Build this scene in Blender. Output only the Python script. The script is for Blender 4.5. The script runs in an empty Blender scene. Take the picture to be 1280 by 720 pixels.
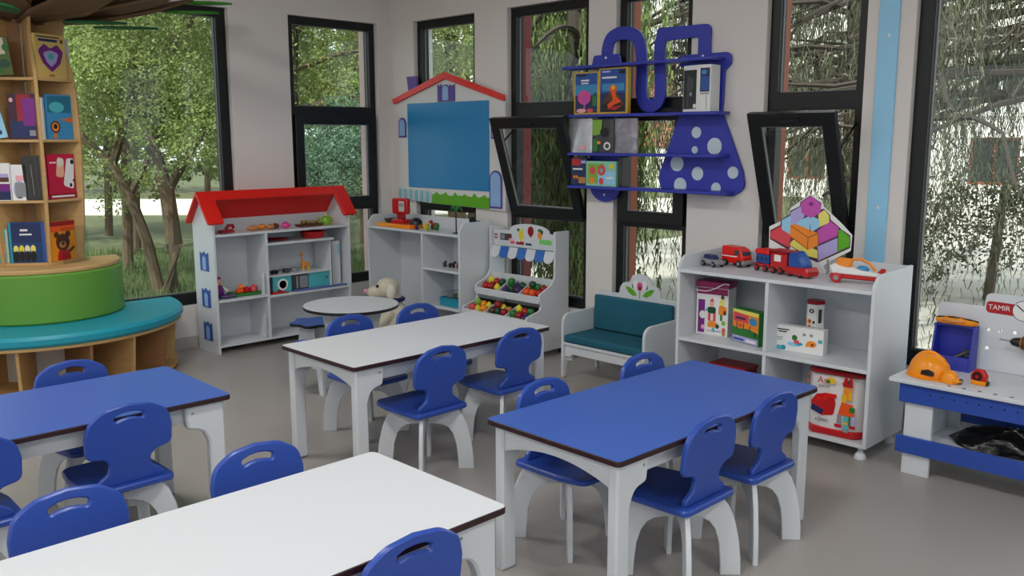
import bpy, bmesh, math, random
from math import sin, cos, pi, radians, atan2, hypot
from mathutils import Vector, Matrix
from mathutils.geometry import tessellate_polygon

SC = bpy.context.scene
COL = SC.collection
random.seed(7)

# ------------------------------------------------------------------ camera
cam_data = bpy.data.cameras.new('camera')
cam_data.sensor_width = 36.0
cam_data.lens = 1129.13 * 36.0 / 1280.0
cam_data.clip_start = 0.05
cam_data.clip_end = 300
camera = bpy.data.objects.new('camera', cam_data)
COL.objects.link(camera)
YAW, PITCH, ROLL = -0.7871, 0.1645, -0.0017
fw = Vector((sin(YAW) * cos(PITCH), cos(YAW) * cos(PITCH), -sin(PITCH)))
rt = Vector((cos(YAW), -sin(YAW), 0))
up = rt.cross(fw)
r2 = cos(ROLL) * rt + sin(ROLL) * up
u2 = -sin(ROLL) * rt + cos(ROLL) * up
camera.matrix_world = Matrix(((r2.x, u2.x, -fw.x, 0), (r2.y, u2.y, -fw.y, 0), (r2.z, u2.z, -fw.z, 1.5045), (0, 0, 0, 1)))
SC.camera = camera

# ------------------------------------------------------------------ world, sun, exposure
world = bpy.data.worlds.new('overcast_sky')
SC.world = world
world.use_nodes = True
bg = world.node_tree.nodes['Background']
bg.inputs['Color'].default_value = (0.88, 0.94, 1.0, 1)
bg.inputs['Strength'].default_value = 1.25
sun_data = bpy.data.lights.new('sun', 'SUN')
sun_data.energy = 5.5
sun_data.angle = radians(2.0)
sun_data.color = (1.0, 0.95, 0.84)
sun = bpy.data.objects.new('sun', sun_data)
COL.objects.link(sun)
sun.rotation_euler = Vector((-0.12, 0.62, -0.78)).to_track_quat('-Z', 'Y').to_euler()
SC.view_settings.view_transform = 'Standard'
SC.view_settings.look = 'None'
SC.view_settings.gamma = 1.0
SC.view_settings.use_curve_mapping = False
SC.view_settings.exposure = 0.27
LAMP_WATTS = 22.0

# ------------------------------------------------------------------ materials
def lin(c):
    return tuple(((v / 255 / 12.92) if v / 255 <= 0.04045 else ((v / 255 + 0.055) / 1.055) ** 2.4) for v in c)

MATS = {}
def mat(name, rgb, rough=0.5, noise=0.0, scale=8.0, metal=0.0, bump=0.0, spec=0.5, emit=0.0, stretch=None, coat=0.0):
    if name in MATS:
        return MATS[name]
    m = bpy.data.materials.new(name)
    m.use_nodes = True
    nt = m.node_tree
    b = nt.nodes['Principled BSDF']
    c = lin(rgb)
    b.inputs['Base Color'].default_value = (*c, 1)
    b.inputs['Roughness'].default_value = rough
    b.inputs['Metallic'].default_value = metal
    b.inputs['Specular IOR Level'].default_value = spec
    if coat:
        b.inputs['Coat Weight'].default_value = coat
    if emit:
        b.inputs['Emission Color'].default_value = (*c, 1)
        b.inputs['Emission Strength'].default_value = emit
    if noise or bump:
        tc = nt.nodes.new('ShaderNodeTexCoord')
        mp = nt.nodes.new('ShaderNodeMapping')
        if stretch:
            mp.inputs['Scale'].default_value = stretch
        nz = nt.nodes.new('ShaderNodeTexNoise')
        nz.inputs['Scale'].default_value = scale
        nz.inputs['Detail'].default_value = 5
        nt.links.new(tc.outputs['Object'], mp.inputs['Vector'])
        nt.links.new(mp.outputs['Vector'], nz.inputs['Vector'])
        if noise:
            mx = nt.nodes.new('ShaderNodeMix')
            mx.data_type = 'RGBA'
            lo = tuple(max(0, v * (1 - noise)) for v in c)
            hi = tuple(min(1, v * (1 + noise)) for v in c)
            mx.inputs[6].default_value = (*lo, 1)
            mx.inputs[7].default_value = (*hi, 1)
            nt.links.new(nz.outputs['Fac'], mx.inputs[0])
            nt.links.new(mx.outputs[2], b.inputs['Base Color'])
        if bump:
            bp = nt.nodes.new('ShaderNodeBump')
            bp.inputs['Strength'].default_value = bump
            bp.inputs['Distance'].default_value = 0.01
            nt.links.new(nz.outputs['Fac'], bp.inputs['Height'])
            nt.links.new(bp.outputs['Normal'], b.inputs['Normal'])
    MATS[name] = m
    return m

def glass_mat(name, tint=(0.93, 0.97, 0.95), refl=0.05):
    m = bpy.data.materials.new(name)
    m.use_nodes = True
    nt = m.node_tree
    nt.nodes.remove(nt.nodes['Principled BSDF'])
    out = nt.nodes['Material Output']
    tr = nt.nodes.new('ShaderNodeBsdfTransparent')
    tr.inputs['Color'].default_value = (*tint, 1)
    gl = nt.nodes.new('ShaderNodeBsdfGlossy')
    gl.inputs['Roughness'].default_value = 0.02
    fr = nt.nodes.new('ShaderNodeFresnel')
    fr.inputs['IOR'].default_value = 1.45
    mx = nt.nodes.new('ShaderNodeMixShader')
    ge = nt.nodes.new('ShaderNodeNewGeometry')      # the far side of a sheet of glass adds no second mirror image
    mu = nt.nodes.new('ShaderNodeMath'); mu.operation = 'SUBTRACT'; mu.use_clamp = True
    nt.links.new(fr.outputs[0], mu.inputs[0])
    nt.links.new(ge.outputs['Backfacing'], mu.inputs[1])
    nt.links.new(mu.outputs[0], mx.inputs[0])
    nt.links.new(tr.outputs[0], mx.inputs[1])
    nt.links.new(gl.outputs[0], mx.inputs[2])
    nt.links.new(mx.outputs[0], out.inputs['Surface'])
    MATS[name] = m
    return m

def leaf_mat(name, rgb, trans=0.5, var=0.62, scale=1.3):
    m = bpy.data.materials.new(name)
    m.use_nodes = True
    nt = m.node_tree
    b = nt.nodes['Principled BSDF']
    out = nt.nodes['Material Output']
    c = lin(rgb)
    geo = nt.nodes.new('ShaderNodeTexCoord')
    nz = nt.nodes.new('ShaderNodeTexNoise')
    nz.inputs['Scale'].default_value = scale
    nz.inputs['Detail'].default_value = 8
    nt.links.new(geo.outputs['Object'], nz.inputs['Vector'])
    cr = nt.nodes.new('ShaderNodeValToRGB')
    cr.color_ramp.elements[0].position = 0.3
    cr.color_ramp.elements[1].position = 0.7
    cr.color_ramp.elements[0].color = (*[v * (1 - var) for v in c], 1)
    cr.color_ramp.elements[1].color = (*[min(1, v * (1 + var)) for v in c], 1)
    nt.links.new(nz.outputs['Fac'], cr.inputs[0])
    nt.links.new(cr.outputs[0], b.inputs['Base Color'])
    b.inputs['Roughness'].default_value = 0.55
    tl = nt.nodes.new('ShaderNodeBsdfTranslucent')
    nt.links.new(cr.outputs[0], tl.inputs['Color'])
    mx = nt.nodes.new('ShaderNodeMixShader')
    mx.inputs[0].default_value = trans
    nt.links.new(b.outputs[0], mx.inputs[1])
    nt.links.new(tl.outputs[0], mx.inputs[2])
    nt.links.new(mx.outputs[0], out.inputs['Surface'])
    MATS[name] = m
    return m

WHITE = mat('white_laminate', (212, 216, 222), 0.38, noise=0.015, scale=3)
WHITE2 = mat('white_paint', (214, 214, 214), 0.55)
BLUE = mat('blue_lacquer', (44, 77, 168), 0.34, noise=0.03, scale=4)
BLUETOP = mat('blue_laminate', (62, 98, 184), 0.34, noise=0.02, scale=3)
BLUESHELF = mat('deep_blue_board', (46, 56, 170), 0.42)
EDGE = mat('dark_brown_edge', (46, 18, 22), 0.45, noise=0.15, scale=30)
BLACKEDGE = mat('black_edge', (22, 20, 22), 0.45)
WALL = mat('grey_wall_paint', (222, 216, 214), 0.85, noise=0.012, scale=2, bump=0.02)
CEIL = mat('ceiling_paint', (225, 225, 222), 0.9)
FLOOR = mat('grey_vinyl_floor', (160, 155, 151), 0.34, noise=0.03, scale=1.2)
FRAME = mat('black_aluminium', (18, 20, 22), 0.4, metal=0.2)
BEAD = mat('grey_gasket', (120, 122, 124), 0.5)
SCREW = mat('steel', (170, 170, 172), 0.3, metal=0.9)
STRIPE = mat('light_blue_panel', (150, 206, 240), 0.45)
REDFIN = mat('dark_red_cladding', (120, 34, 40), 0.6)
ORFIN = mat('rust_orange_cladding', (150, 72, 44), 0.6)
PINKFIN = mat('pale_pink_cladding', (205, 175, 175), 0.6)
WOOD = mat('birch_plywood', (196, 158, 104), 0.55, noise=0.16, scale=6, stretch=(1, 1, 9))
WOODD = mat('plywood_face', (150, 108, 70), 0.6, noise=0.18, scale=5, stretch=(1, 1, 7))
BROWNB = mat('brown_branch_board', (112, 84, 60), 0.6, noise=0.2, scale=5, stretch=(1, 6, 1))
BLIGHT = mat('light_twig_edge', (170, 140, 100), 0.6)
GREENV = mat('green_vinyl', (98, 154, 56), 0.42, noise=0.05, scale=2, bump=0.03)
TURQ = mat('turquoise_vinyl', (26, 150, 172), 0.42, noise=0.04, scale=2, bump=0.03)
TEAL = mat('teal_fabric', (18, 92, 112), 0.8, noise=0.08, scale=40, bump=0.05)
LEAFG = mat('green_leaf_board', (62, 150, 40), 0.5)
LEAFD = mat('dark_green_leaf_board', (22, 100, 56), 0.5)
RED = mat('red_lacquer', (222, 24, 14), 0.35)
REDP = mat('red_plastic', (190, 24, 28), 0.3)
DRED = mat('crimson_plastic', (150, 20, 30), 0.3)
PURP = mat('purple_paint', (86, 58, 150), 0.5)
LBLUE = mat('pale_blue_paint', (140, 178, 222), 0.5)
SHUT = mat('shutter_blue', (40, 76, 160), 0.5)
BOARDB = mat('blue_board_surface', (24, 126, 184), 0.35)
GRASSG = mat('grass_green_print', (92, 168, 20), 0.5)
PICKET = mat('picket_aqua', (120, 186, 200), 0.5)
PICKET2 = mat('picket_pale', (190, 205, 210), 0.5)
ORANGE = mat('orange_plastic', (246, 148, 8), 0.3)
ORANGE2 = mat('deep_orange_plastic', (236, 88, 24), 0.35)
YELLOW = mat('yellow_plastic', (235, 185, 30), 0.35)
LEMON = mat('lemon_yellow', (226, 210, 50), 0.4)
GREENP = mat('green_plastic', (40, 120, 50), 0.4)
LGREEN = mat('light_green_plastic', (130, 175, 60), 0.4)
DGREEN = mat('dark_green_plastic', (20, 74, 48), 0.35)
GRAPE = mat('grape_purple', (66, 34, 96), 0.35)
BROWN = mat('brown_plastic', (90, 48, 28), 0.5)
TAN = mat('tan_wood_toy', (190, 128, 70), 0.5)
PINK = mat('pink_plastic', (220, 70, 150), 0.4)
LPINK = mat('light_pink', (235, 170, 180), 0.5)
MAGENTA = mat('magenta_card', (150, 20, 90), 0.4)
VIOLET = mat('violet_card', (120, 30, 130), 0.45)
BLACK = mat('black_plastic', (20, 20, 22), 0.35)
DGREY = mat('dark_grey_plastic', (62, 64, 68), 0.4)
GREY = mat('grey_plastic', (140, 142, 148), 0.35)
SILVER = mat('silver_film', (200, 202, 210), 0.28, noise=0.3, scale=14, metal=0.6, bump=0.3)
CARD = mat('white_card', (232, 232, 232), 0.45)
CREAMP = mat('paper_pages', (225, 218, 200), 0.8)
SKYB = mat('sky_blue_card', (60, 140, 190), 0.45)
DEEPB = mat('navy_card', (24, 40, 90), 0.4)
MIDB = mat('mid_blue_card', (30, 80, 160), 0.4)
AQUA = mat('aqua_plastic', (30, 150, 180), 0.35)
TEALP = mat('teal_card', (80, 180, 190), 0.4)
CORAL = mat('coral_card', (214, 78, 84), 0.45)
FLESH = mat('peach_card', (236, 178, 150), 0.5)
LAV = mat('lavender_print', (176, 168, 220), 0.5)
SKYP = mat('pale_sky_print', (150, 205, 235), 0.5)
YELP = mat('soft_yellow_print', (232, 222, 110), 0.5)
REDPR = mat('rose_red_print', (220, 70, 84), 0.5)
ORPR = mat('orange_print', (240, 140, 40), 0.5)
MAGPR = mat('orchid_print', (196, 80, 176), 0.5)
GRNPR = mat('leaf_green_print', (90, 176, 24), 0.5)
PLUSH = mat('cream_plush', (216, 207, 188), 0.95, noise=0.1, scale=30, bump=0.5)
PLUSH2 = mat('white_plush', (226, 220, 205), 0.95, noise=0.1, scale=40, bump=0.5)
DOTW = mat('dot_pale_white', (200, 215, 225), 0.5)
LEDW = mat('lamp_diffuser', (255, 250, 240), 0.5, emit=3.0)
BASEB = mat('grey_baseboard', (176, 172, 168), 0.5)
PANE = glass_mat('window_glass')
CLEAR = glass_mat('clear_plastic', (0.86, 0.9, 0.92))
GRASS = mat('lawn', (78, 84, 54), 0.9, noise=0.55, scale=1.1)
BARK = mat('bark', (92, 78, 62), 0.9, noise=0.35, scale=9, bump=0.4)
BARKD = mat('dark_bark', (58, 50, 44), 0.9, noise=0.3, scale=9, bump=0.4)
FACADE = mat('white_facade', (238, 234, 232), 0.8, noise=0.03, scale=1)
PINKW = mat('terracotta_facade', (214, 140, 124), 0.8, noise=0.05, scale=1)
FWIN = mat('facade_window_dark', (40, 44, 46), 0.2)
LF1 = leaf_mat('leaf_sunny_green', (146, 160, 100))
LF2 = leaf_mat('leaf_mid_green', (110, 128, 84))
LF3 = leaf_mat('leaf_blue_green', (104, 132, 110))
LF4 = leaf_mat('leaf_grey_green', (96, 100, 78), trans=0.3)
LF5 = leaf_mat('leaf_dark_hanging', (112, 128, 76), trans=0.3)

# ------------------------------------------------------------------ mesh helpers
class MB:
    def __init__(self):
        self.v = []; self.f = []; self.m = []
    def add(self, vs, fs, mi=0):
        o = len(self.v)
        self.v += [tuple(p) for p in vs]
        for f in fs:
            self.f.append([i + o for i in f]); self.m.append(mi)
        return self
    def box(self, x0, x1, y0, y1, z0, z1, mi=0):
        vs = [(x, y, z) for z in (z0, z1) for y in (y0, y1) for x in (x0, x1)]
        return self.add(vs, [(0, 2, 3, 1), (4, 5, 7, 6), (0, 1, 5, 4), (2, 6, 7, 3), (0, 4, 6, 2), (1, 3, 7, 5)], mi)
    def slab(self, outline, t, fn, holes=(), bev=0.0, mi=0):
        """outline (u,v) extruded from w=0 to w=t; fn maps (u,v,w) to xyz"""
        def area(p):
            return sum(p[i][0] * p[(i + 1) % len(p)][1] - p[(i + 1) % len(p)][0] * p[i][1] for i in range(len(p)))
        loops = [list(outline) if area(outline) > 0 else list(outline)[::-1]]
        for h in holes:
            loops.append(list(h) if area(h) < 0 else list(h)[::-1])
        def inset(p, d):
            out = []
            n = len(p)
            for i in range(n):
                a, b, c = p[i - 1], p[i], p[(i + 1) % n]
                e1 = (b[0] - a[0], b[1] - a[1]); e2 = (c[0] - b[0], c[1] - b[1])
                l1 = hypot(*e1) or 1; l2 = hypot(*e2) or 1
                n1 = (-e1[1] / l1, e1[0] / l1); n2 = (-e2[1] / l2, e2[0] / l2)
                s = (n1[0] + n2[0], n1[1] + n2[1]); q = s[0] ** 2 + s[1] ** 2
                k = min(2 / q if q > 1e-6 else 1, 2.0)
                out.append((b[0] + s[0] * d * k, b[1] + s[1] * d * k))
            return out
        lv = [(bev, 0.0), (0.0, bev), (0.0, t - bev), (bev, t)] if bev > 0 else [(0.0, 0.0), (0.0, t)]
        idx = []
        o = len(self.v)
        for (d, w) in lv:
            row = []
            for lp in loops:
                q = inset(lp, d) if d else lp
                row.append(list(range(len(self.v), len(self.v) + len(q))))
                self.v += [tuple(fn(u, v, w)) for u, v in q]
            idx.append(row)
        for k in range(len(lv) - 1):
            for a, b in zip(idx[k], idx[k + 1]):
                n = len(a)
                for i in range(n):
                    j = (i + 1) % n
                    self.f.append([a[i], a[j], b[j], b[i]]); self.m.append(mi)
        capp = [[Vector((u, v, 0)) for u, v in (inset(lp, bev) if bev else lp)] for lp in loops]
        tris = tessellate_polygon(capp)
        for k in (0, len(lv) - 1):
            flat = [i for lp in idx[k] for i in lp]
            for tr in tris:
                self.f.append([flat[i] for i in tr]); self.m.append(mi)
        return self
    def lathe(self, prof, seg=20, c=(0, 0, 0), axis='z', mi=0, squash=(1, 1)):
        vs = []; fs = []
        n = len(prof)
        for i in range(seg):
            a = 2 * pi * i / seg
            for r, z in prof:
                x, y = r * cos(a) * squash[0], r * sin(a) * squash[1]
                p = (x, y, z) if axis == 'z' else ((z, x, y) if axis == 'x' else (x, z, y))
                vs.append((p[0] + c[0], p[1] + c[1], p[2] + c[2]))
        for i in range(seg):
            j = (i + 1) % seg
            for k in range(n - 1):
                fs.append((i * n + k, j * n + k, j * n + k + 1, i * n + k + 1))
        fs.append([i * n for i in range(seg)][::-1]); fs.append([i * n + n - 1 for i in range(seg)])
        return self.add(vs, fs, mi)
    def ball(self, c, r, seg=14, rings=8, mi=0):
        rx, ry, rz = r if isinstance(r, (tuple, list)) else (r, r, r)
        vs = [(c[0], c[1], c[2] - rz)]
        for k in range(1, rings):
            a = -pi / 2 + pi * k / rings
            for i in range(seg):
                b = 2 * pi * i / seg
                vs.append((c[0] + rx * cos(a) * cos(b), c[1] + ry * cos(a) * sin(b), c[2] + rz * sin(a)))
        vs.append((c[0], c[1], c[2] + rz))
        fs = []
        for i in range(seg):
            j = (i + 1) % seg
            fs.append((0, 1 + j, 1 + i))
            for k in range(rings - 2):
                a = 1 + k * seg
                fs.append((a + i, a + j, a + seg + j, a + seg + i))
            a = 1 + (rings - 2) * seg
            fs.append((a + i, a + j, len(vs) - 1))
        return self.add(vs, fs, mi)
    def tube(self, pts, rad, seg=8, mi=0, closed_ends=True):
        pts = [Vector(p) for p in pts]
        rads = rad if isinstance(rad, (list, tuple)) else [rad] * len(pts)
        vs = []; fs = []
        ref = Vector((0, 0, 1))
        for i, p in enumerate(pts):
            d = (pts[min(i + 1, len(pts) - 1)] - pts[max(i - 1, 0)]).normalized()
            s = d.cross(ref)
            if s.length < 0.05:
                s = d.cross(Vector((1, 0, 0)))
            s.normalize(); t = s.cross(d)
            for k in range(seg):
                a = 2 * pi * k / seg
                vs.append(p + rads[i] * (cos(a) * s + sin(a) * t))
        for i in range(len(pts) - 1):
            for k in range(seg):
                l = (k + 1) % seg
                fs.append((i * seg + k, i * seg + l, (i + 1) * seg + l, (i + 1) * seg + k))
        if closed_ends:
            fs.append(list(range(seg))[::-1]); fs.append([(len(pts) - 1) * seg + k for k in range(seg)])
        return self.add(vs, fs, mi)

def rp(pts, rad, seg=5):
    """round the corners of a polygon; rad a number or a list"""
    n = len(pts); out = []
    for i in range(n):
        r = rad[i] if isinstance(rad, (list, tuple)) else rad
        a, b, c = Vector(pts[i - 1]), Vector(pts[i]), Vector(pts[(i + 1) % n])
        if r <= 0:
            out.append(tuple(b)); continue
        d1 = (a - b); d2 = (c - b)
        l1, l2 = d1.length, d2.length
        d1 /= l1; d2 /= l2
        ang = d1.angle(d2)
        if ang > pi - 0.05:
            out.append(tuple(b)); continue
        t = min(r / math.tan(ang / 2), l1 * 0.49, l2 * 0.49)
        p1 = b + d1 * t; p2 = b + d2 * t
        for k in range(seg + 1):
            s = k / seg
            q = p1 * (1 - s) ** 2 + b * 2 * s * (1 - s) + p2 * s ** 2
            out.append((q.x, q.y))
    return out

def rect(u0, u1, v0, v1, r=0.0, seg=4):
    p = [(u0, v0), (u1, v0), (u1, v1), (u0, v1)]
    return rp(p, r, seg) if r else p

def circ(u, v, r, n=20, r2=None):
    r2 = r if r2 is None else r2
    return [(u + r * cos(2 * pi * k / n), v + r2 * sin(2 * pi * k / n)) for k in range(n)]

def ribbon(path, hw, closed_round=True):
    P = [Vector(p) for p in path]
    L = []; R_ = []
    for i, p in enumerate(P):
        d = (P[min(i + 1, len(P) - 1)] - P[max(i - 1, 0)]).normalized()
        n = Vector((-d.y, d.x))
        L.append(tuple(p + n * hw)); R_.append(tuple(p - n * hw))
    return L + R_[::-1]

def smooth_path(path, sub=4):
    P = [Vector(p) for p in path]; out = []
    for i in range(len(P) - 1):
        p0, p1, p2, p3 = P[max(i - 1, 0)], P[i], P[i + 1], P[min(i + 2, len(P) - 1)]
        for k in range(sub):
            t = k / sub
            out.append(0.5 * ((2 * p1) + (-p0 + p2) * t + (2 * p0 - 5 * p1 + 4 * p2 - p3) * t * t + (-p0 + 3 * p1 - 3 * p2 + p3) * t ** 3))
    out.append(P[-1])
    return [tuple(q) for q in out]

# plane maps for slabs: the slab lies in the first two axes, thickness along the third
def XZ(y0, s=1):
    return lambda u, v, w: (u, y0 + s * w, v)
def YZ(x0, s=1):
    return lambda u, v, w: (x0 + s * w, u, v)
def XY(z0, s=1):
    return lambda u, v, w: (u, v, z0 + s * w)

def obj(name, mb, m, parent=None, smooth=True, angle=38, loc=None, rotz=None):
    me = bpy.data.meshes.new(name)
    me.from_pydata(mb.v, [], mb.f)
    for mm in (m if isinstance(m, (list, tuple)) else [m]):
        me.materials.append(mm)
    if any(mb.m):
        me.polygons.foreach_set('material_index', mb.m)
    bm = bmesh.new(); bm.from_mesh(me)
    bmesh.ops.recalc_face_normals(bm, faces=bm.faces)
    bm.to_mesh(me); bm.free()
    if smooth:
        me.polygons.foreach_set('use_smooth', [True] * len(me.polygons))
        me.set_sharp_from_angle(angle=radians(angle))
    o = bpy.data.objects.new(name, me)
    COL.objects.link(o)
    if parent:
        o.parent = parent
    if loc:
        o.location = loc
    if rotz:
        o.rotation_euler = (0, 0, rotz)
    return o

def tag(o, label=None, cat=None, group=None, kind=None):
    if label: o['label'] = label
    if cat: o['category'] = cat
    if group: o['group'] = group
    if kind: o['kind'] = kind
    return o

def thing(name, label, cat, loc=(0, 0, 0), rotz=0.0, group=None, kind=None):
    o = bpy.data.objects.new(name, None)
    o.empty_display_size = 0.1
    COL.objects.link(o)
    o.location = loc
    o.rotation_euler = (0, 0, rotz)
    return tag(o, label, cat, group, kind)

def struct(name, mb, m, parent=None, **kw):
    o = obj(name, mb, m, parent, **kw)
    if not parent:
        o['kind'] = 'structure'
    return o

def dup(root, loc, rotz, label, group=None):
    r = root.copy(); COL.objects.link(r)
    r.location = loc; r.rotation_euler = (0, 0, rotz)
    r['label'] = label
    if group: r['group'] = group
    for ch in list(root.children):
        c = ch.copy(); COL.objects.link(c); c.parent = r
        for g in ch.children:
            d = g.copy(); COL.objects.link(d); d.parent = c
    return r

def prints(name, parent, org, ux, uy, w, h, shapes, lift=0.0006):
    """flat printed shapes on a face: org corner, ux/uy unit directions, shapes (material, polygon in 0..1)"""
    org, ux, uy = Vector(org), Vector(ux), Vector(uy)
    nrm = ux.cross(uy)
    mb = MB(); mats = []
    for k, (m, poly) in enumerate(shapes):
        if m not in mats: mats.append(m)
        base = [org + ux * (u * w) + uy * (v * h) + nrm * (lift + k * 0.00012) for u, v in poly]
        n = len(base)
        tr = tessellate_polygon([[Vector((u, v, 0)) for u, v in poly]])
        mb.add(base, [list(t) for t in tr], mats.index(m))
    me = bpy.data.meshes.new(name)
    me.from_pydata(mb.v, [], mb.f)
    for m in mats: me.materials.append(m)
    me.polygons.foreach_set('material_index', mb.m)
    o = bpy.data.objects.new(name, me); COL.objects.link(o)
    if parent: o.parent = parent
    return o

def text(name, s, size, m, parent, mw, extrude=0.0004, align='CENTER'):
    cu = bpy.data.curves.new(name, 'FONT')
    cu.body = s; cu.size = size; cu.extrude = extrude
    cu.align_x = align; cu.align_y = 'CENTER'
    tmp = bpy.data.objects.new(name, cu); COL.objects.link(tmp)
    bpy.context.view_layer.update()
    me = bpy.data.meshes.new_from_object(tmp.evaluated_get(bpy.context.evaluated_depsgraph_get()))
    bpy.data.objects.remove(tmp); bpy.data.curves.remove(cu)
    me.materials.clear(); me.materials.append(m)
    o = bpy.data.objects.new(name, me); COL.objects.link(o)
    o.parent = parent
    o.matrix_local = mw
    return o
def facing(org, ux, uy):
    """matrix putting text into the plane spanned by ux (reading direction) and uy (up)"""
    ux, uy = Vector(ux).normalized(), Vector(uy).normalized()
    n = ux.cross(uy)
    return Matrix(((ux.x, uy.x, n.x, org[0]), (ux.y, uy.y, n.y, org[1]), (ux.z, uy.z, n.z, org[2]), (0, 0, 0, 1)))

# ------------------------------------------------------------------ room shell
XB, YA, XR, YF, ZC = -6.2, 4.74, 1.6, -2.2, 3.15
struct('floor', MB().box(XB - 0.2, XR + 0.2, YF - 0.2, YA + 0.2, -0.06, 0.0), FLOOR)
struct('ceiling', MB().box(XB - 0.2, XR + 0.2, YF - 0.2, YA + 0.2, ZC, ZC + 0.1), CEIL)
V0, V1 = 0.31, 2.43
A_WIN = [(-5.88, -5.15), (-4.805, -4.03), (-3.80, -3.215), (-2.715, -2.135), (-1.885, -0.35)]
B_WIN = [(1.30, 3.30), (3.79, 4.62)]
mA = lambda u, v, w: (u, YA + w, v)
mB_ = lambda u, v, w: (XB - w, u, v)
struct('wall_back', MB().slab(rect(XB - 0.2, XR + 0.2, 0, ZC), 0.2, mA, [rect(a, b, V0, V1) for a, b in A_WIN]), WALL, angle=20)
struct('wall_left', MB().slab(rect(YF - 0.2, YA, 0, ZC), 0.2, mB_, [rect(a, b, V0, V1) for a, b in B_WIN]), WALL, angle=20)
# the two walls behind the viewer, with wide windows of their own
R_WIN = [(-1.7, 0.9), (1.5, 4.1)]
F_WIN = [(-5.2, -2.6), (-1.6, 1.0)]
mR = lambda u, v, w: (XR + w, u, v)
mF = lambda u, v, w: (u, YF - w, v)
struct('wall_right', MB().slab(rect(YF - 0.2, YA, 0, ZC), 0.2, mR, [rect(a, b, V0 + 0.4, V1) for a, b in R_WIN]), WALL, angle=20)
struct('wall_front', MB().slab(rect(XB, XR, 0, ZC), 0.2, mF, [rect(a, b, V0 + 0.4, V1) for a, b in F_WIN]), WALL, angle=20)
struct('trim_9', MB().box(XB - 0.2, XR + 0.2, YF - 3.6, YF - 0.2, ZC - 0.12, ZC + 0.1), WHITE2)   # unseen overhang, added to keep direct sun out of the front windows
struct('baseboard_left', MB().box(XB, XB + 0.012, YF, YA, 0, 0.085), BASEB)
struct('baseboard_back', MB().box(XB + 0.012, XR, YA - 0.012, YA, 0, 0.085), BASEB)

def ring(mp, u0, u1, v0, v1, holes, w0, w1, bev=0.004):
    fn = lambda u, v, w: mp(u, v, w0 + w)
    return MB().slab(rect(u0, u1, v0, v1), w1 - w0, fn, holes, bev)
def pane_mb(mp, u0, u1, v0, v1, w):
    mb = MB()
    vs = [mp(u, v, w + d) for d in (0, 0.006) for u, v in rect(u0, u1, v0, v1)]
    return mb.add(vs, [(0, 1, 2, 3), (7, 6, 5, 4), (0, 4, 5, 1), (1, 5, 6, 2), (2, 6, 7, 3), (3, 7, 4, 0)])

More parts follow.
